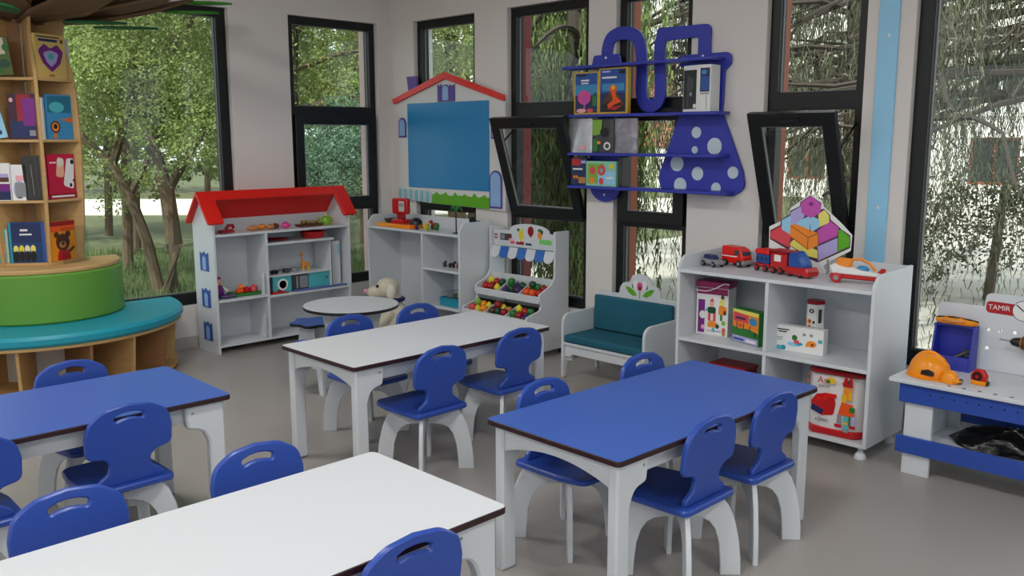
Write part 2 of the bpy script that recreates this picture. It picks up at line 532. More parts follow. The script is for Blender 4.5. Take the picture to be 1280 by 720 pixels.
def window(n, mp, u0, u1, kind, tilt=0.0, v0=None, fin=None, fin_side=-1):
    w = bpy.data.objects.new('window_%d' % n, None); COL.objects.link(w)
    w['kind'] = 'structure'
    g = 0.0015                                   # the frame sits a hair inside its opening
    a, b, c, d = u0 + g, u1 - g, (v0 or V0) + g, V1 - g
    F = 0.058
    if kind == 'fixed':
        hs = [rect(a + 0.075, b - 0.075, c + 0.085, d - 0.06)]
        obj('frame', ring(mp, a, b, c, d, hs, 0.04, 0.115), FRAME, w)
        obj('pane', pane_mb(mp, a + 0.073, b - 0.073, c + 0.083, d - 0.058, 0.08), PANE, w)
        q = (a + 0.075, b - 0.075, c + 0.085, d - 0.06)
        obj('gasket', ring(mp, q[0], q[1], q[2], q[3], [rect(q[0] + .006, q[1] - .006, q[2] + .006, q[3] - .006)], 0.07, 0.08, 0), BEAD, w)
    else:
        up_, mid, low = (a + F, b - F, 1.755, d - F), (a + F, b - F, 0.985, 1.655), (a + F, b - F, c + 0.075, 0.925)
        obj('frame', ring(mp, a, b, c, d, [rect(*up_), rect(*mid), rect(*low)], 0.04, 0.115), FRAME, w)
        for q in (up_, low):
            obj('pane', pane_mb(mp, q[0] - .002, q[1] + .002, q[2] - .002, q[3] + .002, 0.08), PANE, w)
            obj('gasket', ring(mp, q[0], q[1], q[2], q[3], [rect(q[0] + .006, q[1] - .006, q[2] + .006, q[3] - .006)], 0.07, 0.08, 0), BEAD, w)
        # bottom-hung sash, leaning into the room by its tilt angle
        s0, s1, t0, t1 = a + 0.035, b - 0.035, 0.955, 1.69
        S = 0.075
        def sm(u, v, q):
            r = v - t0; y = q - 0.02
            return mp(u, t0 + r * cos(tilt) + y * sin(tilt), 0.046 - r * sin(tilt) + y * cos(tilt))
        sash = obj('sash', ring(sm, s0, s1, t0, t1, [rect(s0 + S, s1 - S, t0 + S, t1 - S)], -0.022, 0.02), FRAME, w)
        obj('pane', pane_mb(sm, s0 + S - .002, s1 - S + .002, t0 + S - .002, t1 - S + .002, 0.0), PANE, sash)
        obj('gasket', ring(sm, s0 + S, s1 - S, t0 + S, t1 - S, [rect(s0 + S + .006, s1 - S - .006, t0 + S + .006, t1 - S - .006)], -0.012, 0, 0), BEAD, sash)
        um = (s0 + s1) / 2
        if n == 3: return w          # the house board covers this sash
        fn = lambda u, v, q: sm(u, v, -0.036 + q)
        obj('handle', MB().slab(rect(um - 0.06, um + 0.06, t1 - 0.048, t1 - 0.03, 0.008), 0.014, fn, bev=0.003), BLACK, sash)
        if tilt:
            arm = MB()
            for uu in (a + 0.045, b - 0.045):
                arm.tube([sm(uu, t0 + 0.52, 0.012), mp(uu, t0 + 0.64, 0.06)], 0.006, 6)
            obj('stay_arm', arm, FRAME, w)
    if fin:
        e = u0 if fin_side < 0 else u1
        s = 1 if fin_side < 0 else -1
        mb = MB(); vs = []
        for ww in (0.118, 0.235):
            for du in (0.001, 0.02):
                for vv in (V0 + 0.002, V1 - 0.002):
                    vs.append(mp(e + s * du, vv, ww))
        mb.add(vs, [(0, 1, 3, 2), (4, 6, 7, 5), (0, 4, 5, 1), (2, 3, 7, 6), (0, 2, 6, 4), (1, 5, 7, 3)])
        struct('trim_%d' % n, mb, fin)
    return w
window(1, mB_, *B_WIN[0], 'fixed')
window(2, mB_, *B_WIN[1], 'sash', 0, fin=PINKFIN, fin_side=1)
window(3, mA, *A_WIN[0], 'sash', 0, fin=REDFIN)
window(4, mA, *A_WIN[1], 'sash', radians(18), fin=REDFIN)
window(5, mA, *A_WIN[2], 'sash', 0, fin=ORFIN)
window(6, mA, *A_WIN[3], 'sash', radians(20), fin=ORFIN)
window(7, mA, *A_WIN[4], 'fixed', fin=None)
for k, (mp_, (a_, b_)) in enumerate([(mR, R_WIN[0]), (mR, R_WIN[1]), (mF, F_WIN[0]), (mF, F_WIN[1])]):
    window(8 + k, mp_, a_, b_, 'fixed', v0=V0 + 0.4)

# pale blue strip screwed to the pier between the last two windows
st = thing('wall_panel', 'pale blue vertical strip screwed to the pier beside the largest window', 'panel', (-2.017, YA, 0))
obj('board', MB().slab(rect(-0.053, 0.053, 0.02, 3.13), 0.012, XZ(-0.0125), bev=0.002), STRIPE, st)
for z in (0.3, 1.14, 2.02, 2.75):
    obj('screw', MB().lathe([(0.008, 0), (0.006, 0.003), (0.0, 0.004)], 10, (0.005, -0.0125, z), 'y').add([], []), CARD, st)
for o in list(st.children):
    if o.name.startswith('screw'):
        o.scale = (1, -1, 1); o.location = (0, -0.025, 0)

# ceiling lamps
for lx_ in (-4.4, -1.6, 0.9):
    for ly_ in (-1.5, 1.4):
        L = thing('ceiling_lamp', 'square white panel lamp on the ceiling', 'lamp', (lx_, ly_, ZC), group='panel lamps on the ceiling')
        obj('housing', MB().slab(rect(-0.31, 0.31, -0.31, 0.31, 0.01), 0.03, XY(-0.0305), [rect(-0.28, 0.28, -0.28, 0.28)]), WHITE2, L)
        obj('diffuser', MB().box(-0.279, 0.279, -0.279, 0.279, -0.02, -0.012), LEDW, L)
        ld = bpy.data.lights.new('lamp_light', 'AREA')
        ld.shape = 'SQUARE'; ld.size = 0.54; ld.energy = LAMP_WATTS; ld.color = (1.0, 0.98, 0.955)
        lo = bpy.data.objects.new('lamp_light', ld); COL.objects.link(lo)
        lo.parent = L; lo.location = (0, 0, -0.032)

# ------------------------------------------------------------------ outdoors
def ground_at(lat, d):
    """metres to the right of, and ahead along, the room's diagonal"""
    return (-0.7085 * d + 0.7057 * lat, 0.7057 * d + 0.7085 * lat)
GZ = -0.3
struct('ground', MB().box(-70, 30, -30, 70, GZ - 0.1, GZ), GRASS)
struct('pavement', MB().box(-9.5, 14, YA + 0.35, 25.5, GZ + 0.001, GZ + 0.02), mat('pale_paving', (176, 172, 166), 0.85, noise=0.12, scale=2))

def raw_mesh(name, vs, fs, m, parent, kind='stuff'):
    me = bpy.data.meshes.new(name)
    me.from_pydata(vs, [], fs)
    me.materials.append(m)
    o = bpy.data.objects.new(name, me); COL.objects.link(o)
    if parent: o.parent = parent
    if kind: o['kind'] = kind
    return o

def rand_unit(R):
    while True:
        v = Vector((R.uniform(-1, 1), R.uniform(-1, 1), R.uniform(-1, 1)))
        if 0.05 < v.length < 1: return v.normalized()

def foliage(name, blobs, n, size, m, parent, seed):
    R = random.Random(seed); vs = []; fs = []
    tot = sum(b[3] * b[4] * b[5] for b in blobs)
    for (x, y, z, a, b, c) in blobs:
        # leaves gather on twigs: small clusters inside each blob
        k = int(n * a * b * c / tot)
        twigs = max(1, k // 14)
        for _ in range(twigs):
            d = rand_unit(R); rr = R.random() ** 0.45
            tx, ty, tz = x + d.x * a * rr, y + d.y * b * rr, z + d.z * c * rr
            axis = rand_unit(R)
            for q in range(14):
                p = Vector((tx, ty, tz)) + axis * R.uniform(-0.16, 0.16) + rand_unit(R) * R.uniform(0, 0.09)
                u = rand_unit(R); w = u.cross(rand_unit(R)).normalized()
                s = size * R.uniform(0.6, 1.3)
                o = len(vs)
                vs += [tuple(p - u * s * 0.5), tuple(p + w * s * 0.28), tuple(p + u * s * 0.5), tuple(p - w * s * 0.28)]
                fs.append((o, o + 1, o + 2, o + 3))
    return raw_mesh(name, vs, fs, m, parent)

def tree(label, lat, d, path, rads, blobs, n, size, lm, seed, branches=(), bark=BARK, group=None, name='tree'):
    bx, by = ground_at(lat, d)
    t = thing(name, label, 'tree', (bx, by, GZ), 0, group)
    ax = Vector((0.7057, 0.7085, 0)); ay = Vector((-0.7085, 0.7057, 0))
    loc = lambda l, dd, z: tuple(ax * l + ay * dd + Vector((0, 0, z)))
    obj('trunk', MB().tube([loc(*p) for p in path], rads, 9), bark, t)
    if branches:
        bm_ = MB()
        for pts, rr in branches:
            bm_.tube([loc(*p) for p in pts], rr, 6)
        obj('branch', bm_, bark, t)
    if n:
        foliage('foliage', [(*loc(b[0], b[1], b[2]), b[3], b[4], b[5]) for b in blobs], n, size, lm, t, seed)
    return t

# left of the room: garden trees (lateral, depth, height relative to each trunk foot)
tree('slim dark trunked tree curving left outside the large left window', -4.15, 10.5,
     [(0, 0, 0), (-0.1, 0, 0.6), (-0.27, 0, 1.15), (-0.45, 0, 1.5), (-0.85, 0, 1.9), (-1.3, 0.2, 2.4), (-1.6, 0.3, 3.6)],
     [0.075, 0.062, 0.06, 0.055, 0.045, 0.035, 0.02],
     [(-1.2, 0.5, 3.0, 1.1, 1.0, 0.8), (-1.0, 0.2, 4.2, 1.4, 1.2, 0.9), (-0.3, 0.6, 2.5, 0.7, 0.7, 0.55), (-1.3, 0.6, 1.9, 0.6, 0.6, 0.35), (-0.5, -0.5, 2.6, 0.9, 0.5, 0.7), (0.3, -0.4, 3.3, 0.9, 0.5, 0.7), (-0.5, 0.8, 1.45, 0.5, 0.4, 0.28), (-1.2, 0.5, 1.5, 0.5, 0.4, 0.3), (-0.9, 1.0, 1.05, 0.4, 0.3, 0.18), (-0.9, -0.6, 1.9, 0.6, 0.35, 0.35), (0.0, -0.5, 2.0, 0.5, 0.3, 0.3), (-0.4, -0.7, 1.55, 0.4, 0.3, 0.18)], 60000, 0.043, LF1, 1,
     [([(-0.27, 0, 1.15), (0.0, 0.1, 1.7), (0.2, 0.2, 2.4)], [0.045, 0.035, 0.015]), ([(-0.45, 0, 1.5), (-0.2, 0.2, 2.4), (-0.25, 0.2, 3.4)], [0.05, 0.05, 0.03])])
tree('forked tree with a thick limb leaning right outside the large left window', -4.0, 10.45,
     [(0, 0, 0), (0.08, 0, 0.6), (0.03, 0, 1.2), (-0.1, 0, 1.7), (-0.15, 0, 2.1), (0.1, 0, 2.7), (0.55, 0, 3.35), (0.9, 0, 3.9), (1.2, 0, 4.8)],
     [0.12, 0.095, 0.085, 0.075, 0.07, 0.07, 0.065, 0.06, 0.03],
     [(0.5, 0.7, 4.0, 1.2, 1.1, 0.8), (0.7, 0.7, 2.6, 0.9, 0.8, 0.7), (-0.2, 0.9, 2.2, 0.8, 0.7, 0.5), (0.9, 0.6, 1.75, 0.45, 0.5, 0.3), (1.0, 1.0, 3.3, 0.9, 0.8, 0.7), (0.5, -0.6, 2.3, 0.7, 0.4, 0.5), (-0.1, -0.5, 2.9, 0.8, 0.4, 0.6), (0.65, 0.8, 1.4, 0.45, 0.4, 0.25), (0.2, 0.9, 1.55, 0.4, 0.4, 0.25), (0.9, 0.9, 1.0, 0.4, 0.3, 0.2), (0.55, -0.6, 1.75, 0.5, 0.3, 0.3), (0.1, -0.7, 1.45, 0.35, 0.25, 0.16), (0.85, -0.5, 2.1, 0.4, 0.3, 0.35)], 64000, 0.042, LF1, 2,
     [([(0.03, 0, 1.2), (0.35, 0.1, 1.75), (0.75, 0.3, 2.2)], [0.07, 0.045, 0.02]), ([(-0.15, 0, 2.1), (-0.4, 0.2, 3.0), (-0.45, 0.2, 4.4)], [0.07, 0.05, 0.03])])
tree('tree with long drooping boughs seen through the narrow left window', -2.75, 11.0,
     [(0, 0, 0), (0.1, 0, 1.5), (0.15, 0, 3.2), (0.35, 0, 5.5)], [0.15, 0.13, 0.11, 0.06],
     [(0.7, 0.4, 3.6, 1.2, 1.1, 0.9), (0.9, 0.2, 2.4, 1.0, 1.0, 0.6), (1.6, 0.5, 3.0, 0.9, 0.9, 0.8), (0.4, 0.3, 4.8, 1.3, 1.2, 0.9), (1.0, 0.8, 1.5, 1.0, 0.7, 0.45)], 36000, 0.044, LF1, 3,
     [([(0.1, 0, 2.1), (0.6, 0.1, 2.25), (1.5, 0.2, 2.5)], [0.06, 0.05, 0.02]), ([(0.15, 0, 3.0), (0.6, 0.1, 3.4), (1.2, 0.2, 3.9)], [0.05, 0.04, 0.02]), ([(0.15, 0, 2.6), (0.7, 0.1, 2.8), (1.3, 0.2, 2.9)], [0.04, 0.03, 0.012])])
tree('blue green bush below the boughs outside the narrow left window', -2.15, 9.6,
     [(0, 0, 0), (0.05, 0, 0.7), (0.1, 0, 1.5)], [0.07, 0.05, 0.02],
     [(0.1, 0, 1.5, 0.75, 0.7, 0.6), (-0.4, 0.1, 1.2, 0.5, 0.5, 0.5), (0.5, 0.2, 1.9, 0.5, 0.5, 0.4)], 18000, 0.036, LF3, 4, name='bush')
tree('sunny green tree framed by the small window behind the house board', -0.75, 12.0,
     [(0, 0, 0), (0.05, 0, 1.8), (-0.1, 0, 4)], [0.14, 0.11, 0.06],
     [(0.1, 0, 3.4, 1.3, 1.0, 1.0), (-0.5, 0.2, 2.3, 1.0, 0.9, 0.7), (0.5, 0.2, 4.4, 1.2, 1.0, 0.8), (0.3, 0, 1.4, 1.1, 0.8, 0.5)], 26000, 0.045, LF1, 5)
far = [(-9.2, 15.5), (-7.6, 17.0), (-6.1, 14.6), (-4.4, 16.5), (-6.9, 20.5), (-2.6, 15.8), (-0.8, 17.5), (-3.5, 20.5), (-5.4, 12.6)]
FARL = ['left of the bookcase', 'behind the bookcase edge', 'behind the left trunk', 'behind the forked tree', 'deep behind the left trunk', 'behind the drooping boughs', 'behind the sunny tree', 'deep behind the forked tree', 'just beyond the curving tree']
for i, (la, dd) in enumerate(far):
    R = random.Random(40 + i)
    s = 1 + 0.15 * R.random()
    tree('broad leafy tree beyond the garden, ' + FARL[i], la, dd,
         [(0, 0, 0), (0.08, 0, 1.6), (-0.06, 0, 3.2), (0.1, 0, 5)], [0.075, 0.065, 0.055, 0.03],
         [(0, 0, 3.1 * s, 1.5, 1.3, 0.9), (-0.9, 0.2, 2.6 * s, 1.0, 1.0, 0.7), (0.9, 0.1, 2.7 * s, 1.1, 1.0, 0.7), (0.1, 0, 4.5 * s, 1.7, 1.4, 1.1), (0, 0, 6.2 * s, 1.5, 1.3, 1.1), (0.2, -0.2, 2.0 * s, 1.0, 0.9, 0.5), (-0.7, -0.2, 1.6 * s, 0.8, 0.6, 0.4), (0.9, -0.3, 1.65 * s, 0.8, 0.6, 0.4), (0.1, 0.2, 1.2, 0.6, 0.5, 0.3)],
         19000, 0.078, (LF1, LF2, LF1)[i % 3], 20 + i, group='background trees beyond the garden')

# tufts of grass on the lawn outside the left windows
R = random.Random(77); vs = []; fs = []
for k in range(16000):
    d_ = R.uniform(7.6, 14.5); l_ = R.uniform(-6.2, -1.2) * d_ / 10.5
    x, y = ground_at(l_, d_)
    if x > XB - 0.6: continue
    g = R.uniform(0, 6.28); h_ = R.uniform(0.05, 0.16); w_ = 0.009
    o = len(vs); lx, ly = R.uniform(-.05, .05), R.uniform(-.05, .05)
    vs += [(x - w_ * cos(g), y - w_ * sin(g), GZ), (x + w_ * cos(g), y + w_ * sin(g), GZ), (x + lx, y + ly, GZ + h_)]
    fs.append((o, o + 1, o + 2))
gt = raw_mesh('grass', vs, fs, LF2, None)
tag(gt, 'olive green grass tufts on the lawn outside the left windows', 'grass', None, 'stuff')
tree('grey green shrub under the weeping boughs outside the largest back window', 5.3, 9.9,
     [(0, 0, 0), (0.05, 0, 0.7), (0.1, 0, 1.6)], [0.06, 0.05, 0.02],
     [(0.0, 0, 1.0, 1.0, 0.6, 0.7), (-0.8, 0.1, 0.7, 0.7, 0.5, 0.6), (0.8, 0.1, 1.2, 0.8, 0.5, 0.7)], 9000, 0.05, LF4, 31, name='bush')

# sunlit road past the garden trees and the hedge behind it
ax_, ay_ = Vector((0.7057, 0.7085, 0)), Vector((-0.7085, 0.7057, 0))
mbr = MB()
cs = [ax_ * l_ + ay_ * d_ for l_, d_ in ((-26, 21.5), (6, 21.5), (6, 27), (-26, 27))]
mbr.add([(c.x, c.y, z) for z in (GZ + 0.002, GZ + 0.03) for c in cs], [(0, 3, 2, 1), (4, 5, 6, 7), (0, 1, 5, 4), (1, 2, 6, 5), (2, 3, 7, 6), (3, 0, 4, 7)])
struct('road', mbr, mat('pale_road', (214, 208, 200), 0.85, noise=0.08, scale=1))
hx_, hy_ = ground_at(-10, 31)
hg = thing('hedge', 'tall green hedge along the far side of the pale road', 'hedge', (hx_, hy_, GZ))
R = random.Random(12)
hb_ = []
for k in range(26):
    q = ax_ * (-13 + k * 1.05) + ay_ * R.uniform(-0.4, 0.4)
    hb_.append((q.x, q.y, R.uniform(1.2, 2.2), 1.3, 1.0, R.uniform(1.2, 2.0)))
    if k % 2: hb_.append((q.x, q.y, R.uniform(3.4, 5.2), 1.6, 1.2, R.uniform(1.2, 1.8)))
foliage('foliage', hb_, 34000, 0.2, LF2, hg, 99)
st_ = MB()
for k in range(0, 26, 3):
    q = ax_ * (-13 + k * 1.05)
    st_.tube([(q.x, q.y, 0), (q.x + .1, q.y, 2.0)], 0.07, 6)
obj('stem', st_, BARKD, hg)['kind'] = 'stuff'

# white apartment block behind the weeping trees
ab = thing('apartment_building', 'white apartment block with terracotta bands behind the weeping trees', 'building', (-8.0, 26.0, GZ))
FW_ = [(x, z) for z in (0.55, 2.75, 5.65, 8.55) for x in (-19.5, -16.6, -13.4, -9.6, -6.0, -0.7, 3.0, 6.2)]
obj('facade', MB().slab(rect(-24, 11, 0, 12.5), 0.4, XZ(0), [rect(x, x + 1.25, z, z + 1.25) for x, z in FW_]), FACADE, ab)
for (x, z) in FW_:
    fr = obj('window', MB().slab(rect(x + .002, x + 1.248, z + .002, z + 1.248), 0.08, XZ(0.08), [rect(x + 0.07, x + 0.58, z + 0.07, z + 1.18), rect(x + 0.66, x + 1.18, z + 0.07, z + 1.18)]), CARD if z > 1 else ORFIN, ab)
    obj('pane', MB().box(x + 0.05, x + 1.2, 0.12, 0.14, z + 0.05, z + 1.2), FWIN, fr)
for (a, b, z0, z1) in ((-4.0, -1.9, 1.5, 4.4), (-12.0, -10.2, 1.5, 4.4), (-4.0, -1.9, 5.6, 7.6)):
    obj('terracotta_band', MB().box(a, b, -0.06, -0.002, z0, z1), PINKW, ab)
for z in (2.35, 5.25):
    obj('string_course', MB().box(-24, 11, -0.08, -0.003, z, z + 0.14), CARD, ab)
obj('balcony', MB().box(-4.2, -1.7, -0.9, -0.065, 0.3, 0.42).box(-4.2, -4.12, -0.9, -0.065, 0.42, 1.3).box(-1.78, -1.7, -0.9, -0.065, 0.42, 1.3).box(-4.12, -1.78, -0.9, -0.84, 0.5, 1.3), DGREY, ab)

# weeping trees with hanging sprays outside the back wall
def weeping(label, lat, d, h, reach, nb, ns, lm, seed, sector, zoff=(-0.4, 0.9), lens=(0.7, 2.2), width=0.011):
    R = random.Random(seed)
    bx, by = ground_at(lat, d)
    t = thing('weeping_tree', label, 'tree', (bx, by, GZ))
    trunk = [(0, 0, 0), (0.05, 0.03, h * 0.35), (-0.04, 0.05, h * 0.7), (0.03, 0, h)]
    obj('trunk', MB().tube(trunk, [0.19, 0.15, 0.12, 0.06], 9), BARKD, t)
    br = MB(); vs = []; fs = []
    paths = []
    for i in range(nb):
        a = radians(R.uniform(*sector)); z0 = h * R.uniform(0.45, 0.98); ln = reach * R.uniform(0.55, 1.1)
        rise = R.uniform(0.1, 0.7); droop = R.uniform(0.3, 1.7)
        bend = R.uniform(-0.35, 0.35)
        P = []
        for k in range(9):
            s = k / 8
            aa = a + bend * s
            P.append(Vector((cos(aa) * ln * s, max(sin(aa) * ln * s, YA + 0.75 - by), z0 + rise * s - droop * s * s)))
        br.tube(P, [0.036 * (1 - 0.85 * k / 8) + 0.006 for k in range(9)], 5)
        paths.append(P)
        for q in range(2):
            k = R.randint(2, 5); b2 = aa + R.choice((-1, 1)) * R.uniform(0.4, 0.9)
            l2 = ln * R.uniform(0.25, 0.5); Q = []
            for e in range(6):
                s = e / 5
                q_ = P[k] + Vector((cos(b2) * l2 * s, sin(b2) * l2 * s, 0.15 * s - R.uniform(0.3, 0.9) * s * s))
                q_.y = max(q_.y, YA + 0.7 - by); Q.append(q_)
            br.tube(Q, [0.02 * (1 - 0.8 * e / 5) + 0.004 for e in range(6)], 4)
            paths.append(Q)
    obj('branch', br, BARKD, t)
    for i in range(ns):
        P = R.choice(paths)
        s = R.uniform(0.15, 1.0) * (len(P) - 1); k = min(int(s), len(P) - 2)
        p = P[k].lerp(P[k + 1], s - k)
        ln = R.uniform(*lens)
        a = R.uniform(0, 2 * pi); curl = R.uniform(0.0, 0.18)
        n = int(ln / 0.062); cy0 = p.y - curl
        for e in range(n):
            z = p.z - e * 0.062
            if z < 0.02 or cy0 < YA + 0.45 - by: break
            u = e / n
            cx = p.x + cos(a) * curl * u + R.uniform(-0.025, 0.025)
            cy = p.y + sin(a) * curl * u + R.uniform(-0.025, 0.025)
            g = R.uniform(0, 2 * pi); w = width * R.uniform(0.5, 1.5)
            dx, dy = cos(g) * w, sin(g) * w
            ox, oy = R.uniform(-0.03, 0.03), R.uniform(-0.03, 0.03)
            o = len(vs)
            vs += [(cx - dx, cy - dy, z), (cx + dx, cy + dy, z - 0.01), (cx + dx * 0.4 + ox, cy + dy * 0.4 + oy, z - 0.08), (cx - dx * 0.4 + ox, cy - dy * 0.4 + oy, z - 0.075)]
            fs.append((o, o + 1, o + 2, o + 3))
    raw_mesh('foliage', vs, fs, lm, t)
    return t
weeping('weeping tree with bare dark boughs outside the largest back window', 5.6, 8.6, 4.6, 4.2, 44, 1350, LF4, 11, (150, 300), width=0.0042)
weeping('weeping tree with pale gaps behind the flask shelf windows', 2.5, 11.0, 5.0, 2.6, 26, 1700, LF4, 12, (0, 360), width=0.005)
weeping('dense dark weeping tree behind the open sash by the house board', 0.62, 8.6, 4.6, 1.0, 26, 2200, LF5, 13, (0, 360), width=0.009)
weeping('weeping tree between the pale blue strip and the apartment block', 4.3, 11.6, 5.4, 2.8, 30, 1150, LF4, 14, (0, 360), width=0.005)

# ------------------------------------------------------------------ tables
TABLES = {  # corner nearest the left window, rotation
    'white_far': (-3.691, 2.148, -0.014), 'blue_right': (-2.193, 2.054, -0.025),
    'white_front': (-2.207, 0.378, -0.006), 'blue_left': (-3.720, 0.391, -0.023)}
TW, TL, TH = 0.598, 1.207, 0.55
def table_proto(label, top, name='classroom_table'):
    t = thing(name, label, 'table', group=None)
    hw, hl = TW / 2, TL / 2
    obj('tabletop', MB().slab(rect(-hw, hw, -hl, hl, 0.022, 5), 0.0185, XY(TH - 0.02), bev=0.002), EDGE, t)
    obj('laminate', MB().slab(rect(-hw + .002, hw - .002, -hl + .002, hl - .002, 0.02, 5), 0.0016, XY(TH - 0.0015)), top, t)
    zt = TH - 0.0205
    prof = rp([(0, 0), (0.066, 0), (0.062, 0.375), (0.085, 0.428), (0.145, 0.440), (0.150, zt - 0.035), (0.150, zt), (0, zt)],
              [0.004, 0.004, 0.06, 0.05, 0.022, 0.004, 0, 0], 5)
    for sx in (-1, 1):
        for sy in (-1, 1):
            x0 = sx * (hw - 0.022); y0 = sy * (hl - 0.022)
            fn = (lambda u, v, w, x0=x0, y0=y0, sx=sx, sy=sy: (x0 - sx * w, y0 - sy * u, v))
            lg = obj('leg', MB().slab(prof, 0.042, fn, bev=0.007), WHITE, t)
            lg2 = obj('screw', MB().lathe([(0.0045, 0), (0.0045, 0.002), (0.002, 0.0028)], 10, (0, 0, 0), 'x'), SCREW, lg)
            lg2.location = (x0, y0 - sy * 0.125, zt - 0.03)
            lg2.scale = (sx, 1, 1)
    arch = [(-hw + 0.062, zt), (-hw + 0.062, zt - 0.092)]
    for k in range(1, 16):
        s = k / 16
        arch.append((-hw + 0.062 + (TW - 0.124) * s, zt - 0.092 + 0.045 * sin(pi * s) ** 0.8))
    arch += [(hw - 0.062, zt - 0.092), (hw - 0.062, zt)]
    for sy in (-1, 1):
        obj('end_apron', MB().slab(arch, 0.02, XZ(sy * (hl - 0.034), -sy), bev=0.0015), WHITE, t)
    for sx in (-1, 1):
        obj('side_apron', MB().box(sx * (hw - 0.066) - 0.009, sx * (hw - 0.066) + 0.009, -hl + 0.066, hl - 0.066, zt - 0.072, zt), WHITE, t)
    return t
def table_pose(k):
    x, y, a = TABLES[k]
    c, s = cos(a), sin(a)
    return (x + c * TW / 2 - s * TL / 2, y + s * TW / 2 + c * TL / 2, 0), a
tw = table_proto('white topped classroom table standing by the toy fruit stand', WHITE)
tw.location, tw.rotation_euler.z = table_pose('white_far')[0], table_pose('white_far')[1]
p, a = table_pose('white_front')
dup(tw, p, a, 'white topped classroom table closest to the viewer, cut off by the picture edge')
tb = table_proto('blue topped classroom table in front of the toy cabinet', BLUETOP)
tb.location, tb.rotation_euler.z = table_pose('blue_right')[0], table_pose('blue_right')[1]
p, a = table_pose('blue_left')
dup(tb, p, a, 'blue topped classroom table beside the round turquoise bench')

# ------------------------------------------------------------------ chairs (front of the seat is +y)
def chair_proto(label):
    t = thing('child_chair', label, 'chair')
    seat = rp([(-0.150, -0.170), (0.150, -0.170), (0.155, 0.05), (0.135, 0.170), (-0.135, 0.170), (-0.155, 0.05)], [0.03, 0.03, 0.1, 0.05, 0.05, 0.1], 6)
    obj('seat', MB().slab(seat, 0.022, XY(0.288), bev=0.005), BLUE, t)
    half = [(0.118, 0.309), (0.118, 0.330), (0.076, 0.358), (0.070, 0.392), (0.092, 0.412), (0.150, 0.424), (0.152, 0.500), (0.138, 0.555), (0.080, 0.590), (0, 0.600)]
    rad = [0.003, 0.028, 0.03, 0.04, 0.02, 0.030, 0.05, 0.06, 0.09, 0]
    right = rp([(0, 0.309)] + half, [0] + rad, 6)
    out = right[1:-1] + [(0, 0.600)] + [(-x, z) for x, z in right[1:-1]][::-1]
    slot = rp([(-0.05, 0.540), (-0.025, 0.5475), (0, 0.550), (0.025, 0.5475), (0.05, 0.540), (0.053, 0.560), (0.027, 0.5695), (0, 0.572), (-0.027, 0.5695), (-0.053, 0.560)], [0.009, 0, 0, 0, 0.009, 0.009, 0, 0, 0, 0.009], 5)
    lean = 0.10
    fn = lambda u, v, w: (u, -0.142 + w - (v - 0.309) * lean, v)
    obj('backrest', MB().slab(out, 0.02, fn, [slot], bev=0.0045), BLUE, t)
    z1 = 0.2875
    arch = [(-0.222, 0.0), (-0.152, 0.0)]
    arch += [(-0.150, 0.05), (-0.143, 0.12), (-0.128, 0.170), (-0.108, 0.198), (-0.082, 0.212), (-0.05, 0.216)]
    arch += [(-u, v) for u, v in arch[::-1]]
    side = [(0.222, 0.0), (0.220, 0.06), (0.212, 0.13), (0.196, 0.20), (0.176, 0.25), (0.150, z1)]
    poly = arch[1:-1] + side + [(-u, v) for u, v in side[::-1]]
    cx, cy = 0.0, -0.035
    for k, ang in enumerate((radians(45), radians(-45))):
        if k == 0:
            q = poly
        for sgn in ((0,) if k == 0 else (-1, 1)):
            c_, s_ = cos(ang), sin(ang)
            fn = lambda u, v, w: (cx + c_ * u - s_ * (w - 0.009), cy + s_ * u + c_ * (w - 0.009), v)
            if k == 0:
                obj('leg_arch', MB().slab(poly, 0.018, fn, bev=0.002), WHITE, t)
            else:   # the crossing board is let in on both sides of the first
                if sgn > 0:
                    hp = [(0.0105, 0.2165)] + [p for p in poly if p[0] > 0.0105] + [(0.0105, z1)]
                else:
                    lo_ = [p for p in poly[:len(poly) // 2] if p[0] < -0.0105]
                    hi_ = [p for p in poly[len(poly) // 2:] if p[0] < -0.0105]
                    hp = lo_ + [(-0.0105, 0.2165), (-0.0105, z1)] + hi_
                obj('leg_arch', MB().slab(hp, 0.018, fn, bev=0.002), WHITE, t)
    return t
near, far_ = pi / 2, -pi / 2
CH = [
    ((-3.140, 2.530), near, 'blue chair back to the viewer, left one at the far white table'),
    ((-3.160, 3.050), near, 'blue chair back to the viewer at the fruit stand end of the far white table'),
    ((-3.712, 2.660), far_, 'blue chair facing us across the far white table, beside the flower stool'),
    ((-3.712, 3.110), far_, 'blue chair facing us across the far white table, in front of the plush dog'),
    ((-1.722, 2.490), near, 'blue chair back to the viewer, lower one at the right blue table'),
    ((-1.712, 2.900), near, 'blue chair back to the viewer, closest to the large building block bag'),
    ((-2.128, 2.445), far_, 'blue chair facing us across the right blue table, nearest the front white table'),
    ((-2.112, 3.045), far_, 'blue chair facing us across the right blue table, in front of the teal bench'),
    ((-3.240, 1.190), near, 'blue chair back to the viewer in the middle of the left blue table'),
    ((-3.225, 0.690), near, 'blue chair back to the viewer cut off by the left picture edge'),
    ((-3.712, 1.275), far_, 'blue chair facing us across the left blue table, in front of the round bench'),
    ((-2.232, 1.290), far_, 'blue chair facing us across the front white table, at its far end'),
    ((-2.262, 0.760), far_, 'blue chair facing us across the front white table, large at the lower left'),
    ((-1.722, 1.235), near, 'blue chair back to the viewer at the very bottom edge of the picture'),
]
c0 = chair_proto(CH[0][2])
c0['group'] = 'blue child chairs around the four tables'
for i, ((x, y), rz, lab) in enumerate(CH):
    jz = (0.0, -0.02, 0.015, -0.01)[i % 4]
    if i == 0:
        c0.location, c0.rotation_euler.z = (x, y, 0), rz + jz
    else:
        dup(c0, (x, y, 0), rz + jz, lab, 'blue child chairs around the four tables')

